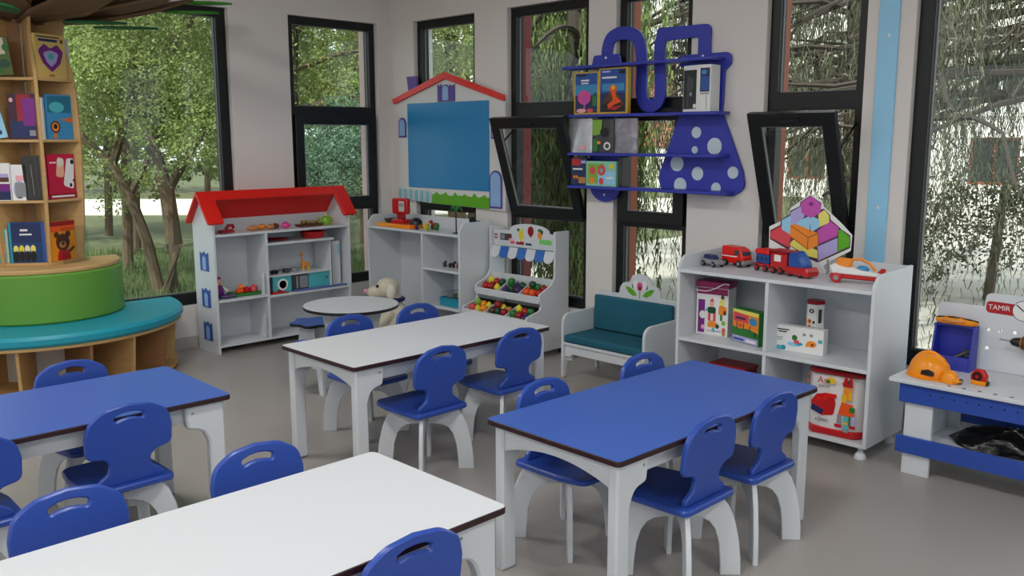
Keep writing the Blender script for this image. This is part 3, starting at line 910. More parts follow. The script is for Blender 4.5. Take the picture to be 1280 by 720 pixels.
# ------------------------------------------------------------------ toy cabinet (front faces -y)
CX0, CX1, CY0, CY1, CZ0, CZ1 = -2.78, -1.70, 4.027, 4.445, 0.06, 0.893
cb = thing('toy_cabinet', 'white four compartment toy cabinet with vehicles and a brick picture on top', 'cabinet', (CX0, CY0, 0))
W_, D_ = CX1 - CX0, CY1 - CY0
side = rp([(0.0, CZ0), (D_, CZ0), (D_, CZ1), (0.05, CZ1 - 0.012), (0.0, CZ1 - 0.06)], [0.003, 0.003, 0.004, 0.05, 0.04], 6)
for x0 in (0, W_ - 0.018):
    obj('side_panel', MB().slab(side, 0.018, YZ(x0), bev=0.002), WHITE, cb)
def board(name, par, x0, x1, y0, y1, z0, z1, m=WHITE, bev=0.0015):
    return obj(name, MB().slab(rect(x0, x1, y0, y1), z1 - z0, XY(z0), bev=bev), m, par)
board('shelf', cb, 0.0185, W_ - 0.0185, 0.002, D_ - 0.012, 0.792, 0.810)
board('shelf', cb, 0.0185, W_ - 0.0185, 0.002, D_ - 0.012, 0.420, 0.438)
board('shelf', cb, 0.0185, W_ - 0.0185, 0.002, D_ - 0.012, CZ0, CZ0 + 0.018)
board('divider', cb, 0.525, 0.543, 0.003, D_ - 0.012, 0.4385, 0.7915)
board('divider', cb, 0.525, 0.543, 0.003, D_ - 0.012, CZ0 + 0.0185, 0.4195)
obj('back_panel', MB().slab(rp([(0.019, CZ0), (W_ - 0.019, CZ0), (W_ - 0.019, CZ1 - 0.004), (0.019, CZ1 - 0.004)], 0.004), 0.011, XZ(D_ - 0.0115)), WHITE, cb)
for x in (0.04, W_ - 0.04):
    for y in (0.04, D_ - 0.05):
        obj('foot', MB().lathe([(0.028, 0.0), (0.029, 0.004), (0.024, 0.02), (0.013, 0.034), (0.013, CZ0)], 18, (x, y, 0)), WHITE, cb)

# brick picture standing at the back of the cabinet top
bp_ = thing('brick_picture', 'white edged cut-out picture of a stack of coloured building bricks', 'sign', (-2.225, 4.40, 0.8105))
def rel(pts, dx=-2.225, dz=0.8105): return [(x - dx, z - dz) for x, z in pts]
outl = rel([(-2.450, 0.8110), (-2.455, 1.034), (-2.385, 1.068), (-2.345, 1.09), (-2.338, 1.138), (-2.282, 1.180), (-2.231, 1.218), (-2.166, 1.186), (-2.155, 1.155), (-2.110, 1.120), (-2.049, 1.070), (-1.996, 1.020), (-1.999, 0.940), (-2.10, 0.88), (-2.12, 0.8110)])
obj('board', MB().slab(rp(outl, 0.008, 3), 0.008, XZ(0.0), bev=0.001), CARD, bp_)
PR = [
    (REDPR, [(-2.443, 1.008), (-2.386, 1.041), (-2.325, 0.987), (-2.331, 0.927), (-2.441, 0.972)]),
    (SKYP, [(-2.381, 1.071), (-2.325, 1.101), (-2.316, 1.052), (-2.332, 1.001), (-2.378, 1.024)]),
    (LAV, [(-2.332, 1.115), (-2.277, 1.148), (-2.256, 1.101), (-2.285, 1.06), (-2.326, 1.048)]),
    (YELP, [(-2.177, 1.113), (-2.148, 1.137), (-2.122, 1.110), (-2.120, 1.076), (-2.173, 1.050)]),
    (SKYP, [(-2.285, 1.072), (-2.219, 1.105), (-2.175, 1.084), (-2.173, 1.050), (-2.220, 1.018), (-2.297, 1.053)]),
    (MAGPR, [(-2.178, 1.027), (-2.109, 1.083), (-2.072, 1.057), (-2.069, 1.012), (-2.171, 0.958)]),
    (GRNPR, [(-2.068, 1.036), (-2.053, 1.040), (-2.009, 1.010), (-2.007, 0.960), (-2.064, 0.933)]),
    (YELP, [(-2.329, 0.945), (-2.305, 0.970), (-2.178, 0.928), (-2.170, 0.888), (-2.226, 0.895)]),
    (LAV, [(-2.173, 0.946), (-2.070, 0.998), (-2.066, 0.932), (-2.166, 0.872)]),
    (ORPR, [(-2.328, 1.045), (-2.297, 1.053), (-2.177, 1.015), (-2.174, 0.958), (-2.228, 0.930), (-2.325, 0.987)]),
    (MAGPR, [(-2.277, 1.165), (-2.227, 1.204), (-2.170, 1.166), (-2.171, 1.125), (-2.218, 1.096), (-2.269, 1.119)]),
    (VIOLET, circ(-2.222, 1.166, 0.014, 14, 0.010)),
]
prints('dark_outline', bp_, (0, 0, 0), (1, 0, 0), (0, 0, 1), 1, 1, [(mat('outline_plum', (70, 44, 76), 0.5), rel([(-2.447, 0.966), (-2.336, 0.916), (-2.325, 0.938), (-2.24, 0.888), (-2.170, 0.864), (-2.000, 0.955), (-2.003, 1.018), (-2.053, 1.047), (-2.07, 1.062), (-2.112, 1.092), (-2.116, 1.114), (-2.15, 1.145), (-2.168, 1.14), (-2.165, 1.172), (-2.229, 1.210), (-2.284, 1.172), (-2.284, 1.152), (-2.34, 1.122), (-2.338, 1.104), (-2.388, 1.076), (-2.39, 1.047), (-2.449, 1.013)]))], 0.0002)
def grow(p, k=1.07):
    cx = sum(q[0] for q in p) / len(p); cz = sum(q[1] for q in p) / len(p)
    return [(cx + (x - cx) * k, cz + (z - cz) * k) for x, z in p]
PR = [(m_, grow(p) if i < 11 else p) for i, (m_, p) in enumerate(PR)]
for nm_, (m_, pts) in zip(['printed_brick'] * 12, PR):
    prints(nm_, bp_, (0, 0, 0), (1, 0, 0), (0, 0, 1), 1, 1, [(m_, rel(pts))], 0.0004 + 0.00006 * PR.index((m_, pts)))
LN = MB()
for a_, b_ in (((-2.228, 0.930), (-2.228, 0.992)), ((-2.228, 0.992), (-2.177, 1.015)), ((-2.228, 0.992), (-2.328, 1.045)), ((-2.331, 0.927), (-2.325, 0.987)), ((-2.171, 0.958), (-2.175, 1.027)), ((-2.166, 0.872), (-2.173, 0.946)), ((-2.064, 0.933), (-2.068, 1.036)), ((-2.22, 1.018), (-2.22, 1.06)),
               ((-2.441, 0.972), (-2.331, 0.927)), ((-2.166, 0.872), (-2.007, 0.960)), ((-2.171, 0.958), (-2.069, 1.012)), ((-2.325, 0.987), (-2.228, 0.930)), ((-2.443, 1.008), (-2.386, 1.041)), ((-2.072, 1.057), (-2.109, 1.083))):
    A_, B_ = rel([a_, b_]); d_ = (Vector(B_) - Vector(A_)).normalized(); n_ = Vector((-d_.y, d_.x)) * 0.0015
    q = [Vector(A_) + n_, Vector(A_) - n_, Vector(B_) - n_, Vector(B_) + n_]
    LN.add([(v.x, -0.0022, v.y) for v in q], [(0, 1, 2, 3)])
obj('printed_line', LN, BROWN, bp_, smooth=False)['kind'] = 'stuff'

# ---- vehicles on the cabinet top
ZT = 0.8105
def wheels(par, pts, r, w, m=BLACK, hub=GREY):
    for (x, y) in pts:
        wh = obj('wheel', MB().lathe([(r * 0.6, -w / 2), (r, -w / 2 + w * .2), (r, w / 2 - w * .2), (r * 0.6, w / 2)], 16, (x, y, r), 'y'), m, par)
        obj('hub', MB().lathe([(r * 0.5, -w / 2 - 0.001), (r * 0.5, w / 2 + 0.001)], 12, (x, y, r), 'y'), hub, wh)
car = thing('toy_car', 'small grey toy car with a dark roof, at the left end of the cabinet top', 'toy car', (-2.695, 4.235, ZT), radians(-18))
car.scale = (1.12, 1.12, 1.12)
obj('body', MB().slab(rp([(-0.06, 0.012), (0.06, 0.012), (0.062, 0.028), (0.035, 0.036), (-0.058, 0.038)], 0.008), 0.052, XZ(-0.026), bev=0.005), GREY, car)
obj('cabin', MB().slab(rp([(-0.045, 0.037), (0.03, 0.036), (0.012, 0.055), (-0.04, 0.057)], 0.006), 0.044, XZ(-0.022), bev=0.004), DEEPB, car)
wheels(car, [(-0.037, -0.026), (0.037, -0.026), (-0.037, 0.026), (0.037, 0.026)], 0.014, 0.012)
ft = thing('toy_van', 'boxy red toy fire van with a grey bumper on the cabinet top', 'toy van', (-2.605, 4.34, ZT), radians(-12))
ft.scale = (1.1, 1.1, 1.15)
obj('body', MB().slab(rp([(-0.075, 0.016), (0.062, 0.016), (0.066, 0.045), (0.05, 0.082), (0.02, 0.092), (-0.075, 0.095)], 0.007), 0.07, XZ(-0.035), bev=0.005), RED, ft)
obj('windshield', MB().box(0.050, 0.062, -0.028, 0.028, 0.05, 0.072), DGREY, ft)
obj('side_window', MB().box(0.012, 0.042, -0.0362, -0.0345, 0.056, 0.08), DGREY, ft)
obj('bumper', MB().slab(rect(0.058, 0.078, 0.014, 0.032, 0.005), 0.074, XZ(-0.037), bev=0.003), GREY, ft)
obj('stripe', MB().box(-0.07, 0.03, -0.0362, -0.0345, 0.046, 0.051), CARD, ft)
wheels(ft, [(-0.045, -0.034), (0.043, -0.034), (-0.045, 0.034), (0.043, 0.034)], 0.017, 0.014)
tr = thing('toy_train', 'red and blue toy train with a round nosed engine on the cabinet top', 'toy train', (-2.235, 4.235, ZT), radians(-17))
tr.scale = (1.03, 1.05, 1.2)
def wagon(x, m1, m2):
    b = obj('wagon', MB().slab(rect(x - 0.052, x + 0.052, 0.018, 0.035, 0.005), 0.07, XZ(-0.035), bev=0.004), REDP, tr)
    obj('wagon_body', MB().slab(rect(x - 0.046, x + 0.046, 0.035, 0.075, 0.006), 0.062, XZ(-0.031), bev=0.004), m1, b)
    obj('wagon_roof', MB().slab(rp([(x - 0.054, 0.0755), (x + 0.054, 0.0755), (x + 0.045, 0.098), (x - 0.045, 0.098)], 0.008), 0.074, XZ(-0.037), bev=0.005), m2, b)
    wn = MB()
    for k in (-0.03, 0, 0.03):
        wn.box(x + k - 0.009, x + k + 0.009, -0.0318, -0.0308, 0.046, 0.066)
    obj('wagon_window', wn, DEEPB, b)
wagon(-0.165, MIDB, RED)
cabn = obj('engine_cab', MB().slab(rect(-0.105, 0.005, 0.018, 0.092, 0.008), 0.068, XZ(-0.034), bev=0.005), REDP, tr)
obj('cab_roof', MB().slab(rect(-0.115, 0.012, 0.0925, 0.104, 0.005), 0.08, XZ(-0.04), bev=0.004), DRED, cabn)
obj('cab_window', MB().box(-0.075, -0.03, -0.0352, -0.0335, 0.055, 0.083), CARD, cabn)
obj('boiler', MB().slab(rp([(0.01, 0.03), (0.12, 0.03), (0.125, 0.06), (0.09, 0.095), (0.01, 0.1)], [0.004, 0.02, 0.03, 0.03, 0.01], 6), 0.066, XZ(-0.033), bev=0.014), MIDB, tr)
obj('dome', MB().ball((0.07, 0, 0.085), (0.03, 0.026, 0.026)), MIDB, tr)
obj('skirt', MB().slab(rp([(0.005, 0.012), (0.15, 0.008), (0.155, 0.03), (0.14, 0.045), (0.005, 0.04)], 0.008), 0.08, XZ(-0.04), bev=0.006), REDP, tr)
wheels(tr, [(x, y) for x in (-0.195, -0.135, -0.08, -0.03, 0.03, 0.10) for y in (-0.034, 0.034)], 0.016, 0.012, BLACK, REDP)
ap = thing('toy_plane', 'white and red toy propeller plane with an orange cockpit on the cabinet top', 'toy plane', (-1.90, 4.235, ZT), radians(18))
obj('fuselage', MB().slab(rp([(-0.105, 0.035), (0.11, 0.028), (0.13, 0.05), (0.04, 0.062), (-0.075, 0.092), (-0.112, 0.08)], 0.012, 5), 0.07, XZ(-0.035), bev=0.012), CARD, ap)
obj('belly', MB().slab(rp([(-0.112, 0.022), (0.13, 0.014), (0.12, 0.032), (-0.1, 0.046)], 0.006), 0.076, XZ(-0.038), bev=0.006), REDP, ap)
obj('cockpit', MB().slab(rp([(-0.085, 0.07), (-0.01, 0.062), (-0.005, 0.112), (-0.08, 0.118)], 0.014, 5), 0.06, XZ(-0.03), bev=0.012), ORPR, ap)
obj('cockpit_arch', MB().tube([(-0.01, 0, 0.112), (0.03, 0, 0.114), (0.07, 0, 0.095), (0.10, 0, 0.06)], 0.007), ORPR, ap)
obj('seat', MB().ball((0.04, 0, 0.066), (0.03, 0.02, 0.018)), SKYB, ap)
pp = MB()
for k in range(4):
    a = k * pi / 2 + 0.5
    pp.slab(rp([(0.004, -0.006), (0.04, -0.011), (0.044, 0.011), (0.004, 0.006)], 0.004), 0.006, lambda u, v, w: (-0.125 + w, u * cos(a) - v * sin(a), 0.068 + u * sin(a) + v * cos(a)))
pr_ = obj('propeller', pp, GREY, ap)
obj('spinner', MB().ball((-0.128, 0, 0.068), 0.013), GREY, pr_)
obj('axle', MB().tube([(-0.126, 0, 0.068), (-0.09, 0, 0.066)], 0.006), GREY, ap)
wheels(ap, [(-0.075, -0.044), (-0.075, 0.044)], 0.024, 0.016, REDP, GREY)
obj('tail_fin', MB().slab(rp([(0.1, 0.045), (0.14, 0.045), (0.145, 0.072), (0.125, 0.075)], 0.006), 0.012, XZ(-0.006), bev=0.003), REDP, ap)

# ---- boxes inside the cabinet
ZS = 0.4385
def carton(name, label, cat, loc, rotz, w, d, h, m, front=(), side_m=None, group=None, bev=0.0015):
    t = thing(name, label, cat, loc, rotz, group)
    obj('box_body', MB().slab(rect(-w / 2, w / 2, 0, d), h, XY(0), bev=bev), m, t)
    if front:
        prints('front_print', t, (-w / 2, 0, 0), (1, 0, 0), (0, 0, 1), w, h, front)
    return t
P_ = rect
fig = [(CARD, P_(.02, .98, .02, .86)), (VIOLET, P_(.06, .27, .04, .74)), (CARD, circ(.2, .42, .1, 16, .085)), (LPINK, circ(.22, .16, .06, 12, .05)), (MAGENTA, P_(.02, .98, .86, .99)),
       (CORAL, rp([(.40, .70), (.58, .70), (.50, .80)], .03)), (FLESH, circ(.49, .66, .075, 14, .055)), (DGREEN, rp([(.36, .46), (.62, .46), (.62, .60), (.36, .60)], .05)), (TEALP, P_(.30, .37, .50, .56)), (CORAL, P_(.38, .46, .30, .47)), (CORAL, P_(.54, .62, .30, .47)),
       (ORPR, rp([(.36, .17), (.66, .17), (.68, .26), (.5, .32), (.38, .27)], .04)), (DGREEN, circ(.68, .20, .06, 12, .05)), (BROWN, rp([(.76, .78), (.88, .78), (.86, .88), (.80, .9)], .03)), (YELP, circ(.82, .71, .085, 14, .07)), (ORPR, rp([(.70, .44), (.95, .46), (.96, .62), (.72, .66)], .06)),
       (BROWN, circ(.9, .50, .05, 10, .05)), (GREENP, P_(.76, .83, .33, .45)), (LGREEN, circ(.87, .28, .06, 12, .05)), (TAN, P_(.83, .93, .02, .18)), (REDPR, P_(.85, .91, .10, .18)), (TEALP, circ(.56, .12, .05, 12, .05)), (LAV, P_(.60, .80, .08, .11)), (LPINK, P_(.35, .52, .08, .11))]
c1 = carton('toy_box', 'white and purple toy carton with figures printed on it and a magenta lid', 'box', (-2.655, 4.185, ZS), radians(8), 0.185, 0.10, 0.262, CARD, fig)
obj('lid', MB().slab(rect(-0.094, 0.094, -0.004, 0.104, 0.003), 0.034, XY(0.2625), bev=0.003), MAGENTA, c1)
obj('cord_handle', MB().tube(smooth_path([(-0.1, -0.009, 0.245), (-0.03, -0.012, 0.244), (0.02, -0.012, 0.262), (0.07, -0.012, 0.29), (0.1, -0.01, 0.288)], 4), 0.0035, 6), CARD, c1)
gm = [(ORPR, P_(.02, .98, .2, .97)), (YELP, P_(.02, .98, .87, .98)), (REDPR, rp([(.06, .62), (.6, .62), (.6, .86), (.06, .90)], .04)), (DEEPB, P_(.12, .5, .70, .76)), (SKYB, circ(.78, .70, .15, 14, .12)), (GREENP, rp([(.02, .2), (.98, .2), (.98, .38), (.6, .46), (.3, .42), (.02, .46)], .02)),
      (BROWN, P_(.16, .19, .40, .62)), (BROWN, P_(.42, .45, .40, .6)), (BROWN, P_(.66, .69, .36, .56)), (CORAL, P_(.24, .38, .46, .56)), (DGREEN, P_(.82, .92, .26, .4)), (LAV, P_(.02, .98, .02, .2)), (MIDB, P_(.06, .46, .06, .13)), (CARD, P_(.54, .9, .06, .14))]
c2 = carton('puzzle_box', 'colourful green puzzle box standing at an angle beside the purple carton', 'box', (-2.415, 4.13, ZS), radians(-17), 0.20, 0.055, 0.178, GREENP, gm)
c2b = carton('green_box', 'dark green box deep in the upper left compartment behind the puzzle box', 'box', (-2.315, 4.30, ZS), 0, 0.075, 0.085, 0.30, DGREEN, [(BROWN, P_(.1, .9, .45, .8)), (ORPR, circ(.5, .62, .25, 12, .1)), (LGREEN, P_(.1, .9, .1, .3))])
tall = thing('tall_tin', 'tall white six sided box with a dark red lid and snack pictures', 'tin', (-2.105, 4.275, ZS))
hx = circ(0, 0, 0.047, 6)
obj('tin_body', MB().slab(hx, 0.235, XY(0), bev=0.002), CARD, tall)
obj('lid', MB().slab(circ(0, 0, 0.049, 6), 0.018, XY(0.2355), bev=0.003), DRED, tall)
a0 = -2 * pi / 3
e0, e1 = Vector((0.047 * cos(a0), 0.047 * sin(a0), 0)), Vector((0.047 * cos(a0 + pi / 3), 0.047 * sin(a0 + pi / 3), 0))
sh = [(DGREY, circ(.5, .86, .3, 10, .05)), (CARD, circ(.5, .86, .12, 8, .02))]
for k in range(4):
    sh += [(ORPR, circ(.3, .24 + .13 * k, .24, 9, .06)), (BROWN, circ(.34, .25 + .13 * k, .12, 8, .03)), (BLACK, P_(.68, .9, .2 + .13 * k, .26 + .13 * k))]
prints('front_print', tall, e0, (e1 - e0).normalized(), (0, 0, 1), (e1 - e0).length, 0.235, sh)
e2 = Vector((0.047 * cos(a0 + 2 * pi / 3), 0.047 * sin(a0 + 2 * pi / 3), 0))
prints('side_print', tall, e1, (e2 - e1).normalized(), (0, 0, 1), (e2 - e1).length, 0.235, [(DGREY, P_(.3, .7, .6, .9)), (GREY, P_(.4, .7, .2, .5))])
wb = [(TEALP, circ(.12, .1, .08, 12, .09)), (AQUA, circ(.21, .12, .05, 10, .1)), (SKYP, circ(.42, .3, .14, 14, .09)), (AQUA, circ(.52, .34, .08, 12, .07)), (GREENP, circ(.43, .56, .055, 12, .12)), (CORAL, P_(.42, .52, .34, .48)), (ORPR, circ(.77, .40, .1, 14, .13)), (BROWN, circ(.79, .38, .03, 10, .05)), (ORPR, circ(.68, .33, .03, 8, .06)),
      (GREY, circ(.62, .74, .035, 10, .06)), (GREY, circ(.76, .74, .035, 10, .06)), (TEALP, P_(.9, .98, .48, .62)), (DGREY, P_(.06, .32, .82, .87)), (DGREY, P_(.1, .27, .73, .78)), (GREY, P_(.05, .2, .5, .53)), (GREY, P_(.07, .18, .42, .45))]
c3 = carton('craft_box', 'flat white carton with a cactus and a small orange toy printed on it', 'box', (-2.125, 4.145, ZS), radians(3), 0.262, 0.05, 0.128, CARD, wb)
gp = thing('clear_panel', 'clear acrylic sheet leaning inside the cabinet by its right side', 'panel', (-1.752, 4.17, ZS))
obj('sheet', MB().box(-0.002, 0.002, 0, 0.12, 0, 0.2), CLEAR, gp)
tray = thing('red_tray', 'flat red lid lying low in the lower left compartment', 'lid', (-2.53, 4.22, 0.0785))
obj('rim', MB().slab(rect(-0.11, 0.11, -0.07, 0.07, 0.02), 0.20, XY(0), [rect(-0.1, 0.1, -0.06, 0.06, 0.015)], bev=0.004), mat('smoke_red_bin', (120, 20, 24), 0.35), tray)
obj('lid', MB().slab(rect(-0.115, 0.115, -0.075, 0.075, 0.02), 0.018, XY(0.2005), bev=0.004), DRED, tray)
tray['label'] = 'dark red lidded bin in the lower left compartment, mostly hidden behind the blue table'; tray['category'] = 'bin'; tray.name = 'toy_bin'
# big block bag
bag = thing('block_bag', 'large white and red zip bag of building blocks in the lower right compartment', 'bag', (-1.885, 4.06, 0.0785), radians(4))
def puff(w, d, h, nx=10, nz=10):
    mb = MB(); vs = []; fs = []
    for s in (-1, 1):
        for j in range(nz + 1):
            for i in range(nx + 1):
                u, v = i / nx, j / nz
                y = d * (0.35 + 0.65 * (sin(pi * u) ** 0.5) * (0.55 + 0.45 * sin(pi * min(1, v * 0.8 + .25)))) / 2
                vs.append(((u - .5) * w, s * y + d / 2, v * h))
    n = (nx + 1) * (nz + 1)
    for s in (0, 1):
        for j in range(nz):
            for i in range(nx):
                a = s * n + j * (nx + 1) + i
                fs.append((a, a + 1, a + nx + 2, a + nx + 1))
    for j in range(nz):
        for i in (0, nx):
            a = j * (nx + 1) + i
            fs.append((a, a + nx + 1, n + a + nx + 1, n + a))
    for i in range(nx):
        for j in (0, nz):
            a = j * (nx + 1) + i
            fs.append((a, a + 1, n + a + 1, n + a))
    return mb.add(vs, fs)
obj('bag_body', puff(0.27, 0.15, 0.318), mat('white_bag', (225, 222, 222), 0.3), bag, angle=60)
obj('base_band', MB().slab(rp([(-0.138, 0.04), (-0.1, -0.004), (0.1, -0.004), (0.138, 0.04), (0.138, 0.15), (-0.138, 0.15)], 0.02), 0.035, XY(0.0), bev=0.006), REDP, bag)
obj('zip_band', MB().slab(rp([(-0.138, 0.03), (-0.1, 0.004), (0.1, 0.004), (0.138, 0.03), (0.138, 0.15), (-0.138, 0.15)], 0.02), 0.022, XY(0.298), bev=0.006), DRED, bag)
bs = [(REDP, rp([(.12, .36), (.3, .30), (.52, .33), (.55, .5), (.52, .64), (.38, .66), (.2, .62), (.1, .5)], .06)), (DEEPB, rp([(.1, .36), (.3, .31), (.36, .38), (.12, .46)], .03)), (RED, P_(.34, .56, .60, .66)), (RED, circ(.24, .56, .05, 10, .04)), (RED, circ(.36, .58, .05, 10, .04)),
      (REDP, rp([(.66, .80), (.84, .80), (.84, .90), (.80, .96), (.76, .90), (.72, .97), (.68, .9)], .01)), (BROWN, P_(.74, .8, .84, .9)), (ORPR, P_(.68, .83, .60, .79)), (YELLOW, P_(.66, .74, .56, .68)), (YELLOW, P_(.78, .83, .60, .72)), (ORANGE2, rp([(.60, .36), (.90, .36), (.86, .54), (.66, .56)], .02)), (GREENP, P_(.80, .90, .42, .50)),
      (GREY, P_(.59, .67, .22, .36)), (TEALP, P_(.71, .79, .14, .34)), (YELLOW, P_(.71, .79, .22, .26)), (GREENP, P_(.80, .83, .2, .36)), (LAV, P_(.84, .91, .20, .36)), (REDP, P_(.55, .68, .16, .21)), (REDP, P_(.82, .92, .17, .22)), (GREY, P_(.70, .8, .10, .15)),
      (YELLOW, circ(.45, .86, .075, 14, .055)), (GREENP, circ(.40, .84, .04, 10, .03)), (REDPR, P_(.02, .06, .80, .84)), (REDPR, P_(.02, .06, .90, .93))]
prints('front_print', bag, (-0.135, -0.0015, 0.0), (1, 0, 0), (0, 0, 1), 0.27, 0.318, bs, 0.001)
text('lettering', 'As', 0.045, REDP, bag, facing((-0.055, -0.006, 0.270), (1, 0, 0), (0, 0, 1)))
text('lettering', '+', 0.035, REDPR, bag, facing((0.045, -0.006, 0.268), (1, 0, 0), (0, 0, 1)))
text('lettering', 'çocuk', 0.024, DGREY, bag, facing((-0.045, -0.006, 0.243), (1, 0, 0), (0, 0, 1)))
text('lettering', 'eğitici', 0.026, DGREY, bag, facing((-0.05, -0.006, 0.075), (1, 0, 0), (0, 0, 1)))

# ------------------------------------------------------------------ workbench
wbn = thing('toy_workbench', 'white and blue toy workbench with a perforated back board reading TAMIR', 'workbench', (-1.60, 3.985, 0))
WL = 1.02
obj('worktop', MB().slab(rect(0, WL, 0, 0.465, 0.012), 0.018, XY(0.423), bev=0.003), WHITE, wbn)
def holes_row(par, pts, r, m, nrm):
    for (x, y, z) in pts:
        mb = MB()
        if nrm == 'z': mb.lathe([(r, 0), (r, 0.0008)], 12, (x, y, z))
        else: mb.lathe([(r, 0), (r, 0.0008)], 12, (x, y - 0.0008, z), 'y')
        obj('peg_hole', mb, m, par)
holes_row(wbn, [(0.25 + 0.062 * k, 0.035, 0.441) for k in range(8)], 0.0085, DGREY, 'z')
obj('upper_rail', MB().slab(rect(0.045, WL - 0.045, 0.335, 0.4225), 0.018, XZ(0.022), bev=0.0015), BLUE, wbn)
holes_row(wbn, [(0.18 + 0.05 * k, 0.022, 0.386) for k in range(12)], 0.004, BLACK, 'y')
obj('lower_rail', MB().slab(rect(0.042, WL - 0.042, 0.100, 0.177), 0.018, XZ(0.022), bev=0.0015), BLUE, wbn)
for x in (0.068, WL - 0.068 - 0.12):
    obj('leg', MB().slab(rect(x, x + 0.12, 0.0, 0.4225), 0.018, XZ(0.041), bev=0.0015), WHITE, wbn)
    obj('leg', MB().slab(rect(x, x + 0.12, 0.0, 0.4225), 0.018, XZ(0.40), bev=0.0015), WHITE, wbn)
    obj('end_board', MB().box(x + 0.05, x + 0.068, 0.06, 0.399, 0.155, 0.4225), WHITE, wbn)
obj('under_shelf', MB().slab(rect(0.05, WL - 0.05, 0.0605, 0.3985), 0.016, XY(0.137), bev=0.001), WHITE, wbn)
obj('rear_rail', MB().box(0.05, WL - 0.05, 0.42, 0.437, 0.18, 0.26), BLUE, wbn)
peg = rp([(0.035, 0.4415), (WL - 0.03, 0.4415), (WL - 0.03, 0.735), (0.80, 0.735), (0.80, 0.80), (0.245, 0.80), (0.242, 0.735), (0.04, 0.735)], [0.003, 0.003, 0.02, 0.01, 0.02, 0.025, 0.006, 0.02], 5)
pegh = [circ(x, z, 0.0095, 12) for x in (0.215, 0.265, 0.315, 0.375, 0.435, 0.495, 0.555) for z in (0.545, 0.632) if not (0.30 < x < 0.50 and z < 0.6)]
pb = obj('peg_board', MB().slab(peg, 0.018, XZ(0.437), pegh, bev=0.002), WHITE, wbn)
prints('sign_plate', wbn, (0.245, 0.437, 0.70), (1, 0, 0), (0, 0, 1), 1, 1, [(mat('sign_red', (176, 24, 36), 0.4), rp([(0.004, 0.012), (0.14, 0.008), (0.14, 0.062), (0.004, 0.066)], [0.02, 0, 0, 0.02], 6)), (CARD, circ(0.16, 0.036, 0.047, 28)), (CARD, circ(0.16, 0.036, 0.046, 28))])
prints('clock_face', wbn, (0.405, 0.437, 0.736), (1, 0, 0), (0, 0, 1), 1, 1, [(DGREY, circ(0, 0, 0.047, 30)), (CARD, circ(0, 0, 0.044, 30)), (BLACK, [(-0.032, 0.024), (-0.029, 0.028), (0.002, 0.002), (-0.002, -0.002)]), (BLACK, [(0, -0.002), (0.03, -0.002), (0.03, 0.002), (0, 0.002)])], 0.0012)
text('lettering', 'TAMIR', 0.032, CARD, wbn, facing((0.304, 0.4355, 0.738), (1, 0, 0), (0, 0, 1)))
# things on the workbench
ZW = 0.4415
hat = thing('hard_hat', 'large orange toy hard hat with a black badge on the workbench corner', 'hard hat', (-1.478, 4.14, ZW), radians(-10))
dome = [(0.088, 0.004), (0.086, 0.03), (0.076, 0.06), (0.056, 0.086), (0.03, 0.1), (0.001, 0.105)]
obj('shell', MB().lathe([(0.001, 0.003)] + dome, 28, (0, 0, 0), 'z', squash=(1.08, 0.85)), ORANGE, hat, angle=60)
obj('brim', MB().slab(rp(circ(0.012, -0.012, 0.108, 26, 0.086), 0), 0.006, XY(0), bev=0.002), ORANGE, hat)
obj('crest', MB().tube(smooth_path([(-0.08, 0, 0.055), (-0.05, 0, 0.09), (0, 0, 0.109), (0.05, 0, 0.09), (0.08, 0, 0.055)], 4), 0.008, 8), ORANGE, hat)
obj('badge', MB().slab(rp([(-0.03, 0.01), (0.03, 0.01), (0.028, 0.028), (0, 0.036), (-0.028, 0.028)], 0.006), 0.012, lambda u, v, w: (0.03 + u, -0.080 + w * 1.0 + v * 0.14, v + 0.008), bev=0.002), BLACK, hat)
mini = thing('toy_respirator', 'small orange toy mask with a black strap loop beside the hard hat', 'toy tool', (-1.368, 4.075, ZW), radians(-15))
obj('cup', MB().lathe([(0.001, 0.0), (0.036, 0.001), (0.037, 0.018), (0.026, 0.045), (0.01, 0.055), (0.001, 0.056)], 20, squash=(1.1, 0.8)), ORANGE, mini)
obj('valve', MB().ball((0.034, -0.006, 0.016), (0.022, 0.018, 0.014)), ORANGE, mini)
obj('strap', MB().tube([(0.05, -0.012, 0.008), (0.066, -0.014, 0.012), (0.070, -0.012, 0.024), (0.060, -0.008, 0.03), (0.05, -0.004, 0.024)], 0.003, 6), BLACK, mini)
tape = thing('tape_measure', 'red and orange toy tape measure in the middle of the worktop', 'tape measure', (-1.27, 4.125, ZW), radians(-8))
obj('case', MB().slab(rp([(-0.03, 0.0), (0.03, 0.0), (0.033, 0.04), (0.015, 0.066), (-0.018, 0.066), (-0.034, 0.035)], 0.014, 5), 0.032, XZ(-0.0), bev=0.004), REDP, tape)
obj('dial', MB().lathe([(0.021, -0.002), (0.018, 0.0), (0.02, 0.004)], 18, (-0.002, -0.001, 0.036), 'y'), BLACK, tape)
obj('dial_center', MB().lathe([(0.008, -0.005), (0.006, 0.0)], 12, (-0.002, -0.001, 0.036), 'y'), REDP, tape)
obj('base', MB().slab(rect(-0.028, 0.038, 0.0, 0.018, 0.004), 0.036, XZ(-0.006), bev=0.003), ORANGE, tape)
obj('hook', MB().box(0.038, 0.042, -0.004, 0.02, 0.002, 0.02), BLACK, tape)
cr = thing('tool_bin', 'open fronted deep blue tool bin leaning against the peg board', 'bin', (-1.455, 4.335, ZW))
cw, chh = 0.085, 0.205
def lean(u, v, w): return (u, -0.005 + w + v * 0.12, v)
obj('back', MB().slab(rect(-cw, cw, 0.0, chh), 0.008, lambda u, v, w: (u, 0.066 + w - 0 * v, v), bev=0.001), BLUESHELF, cr)
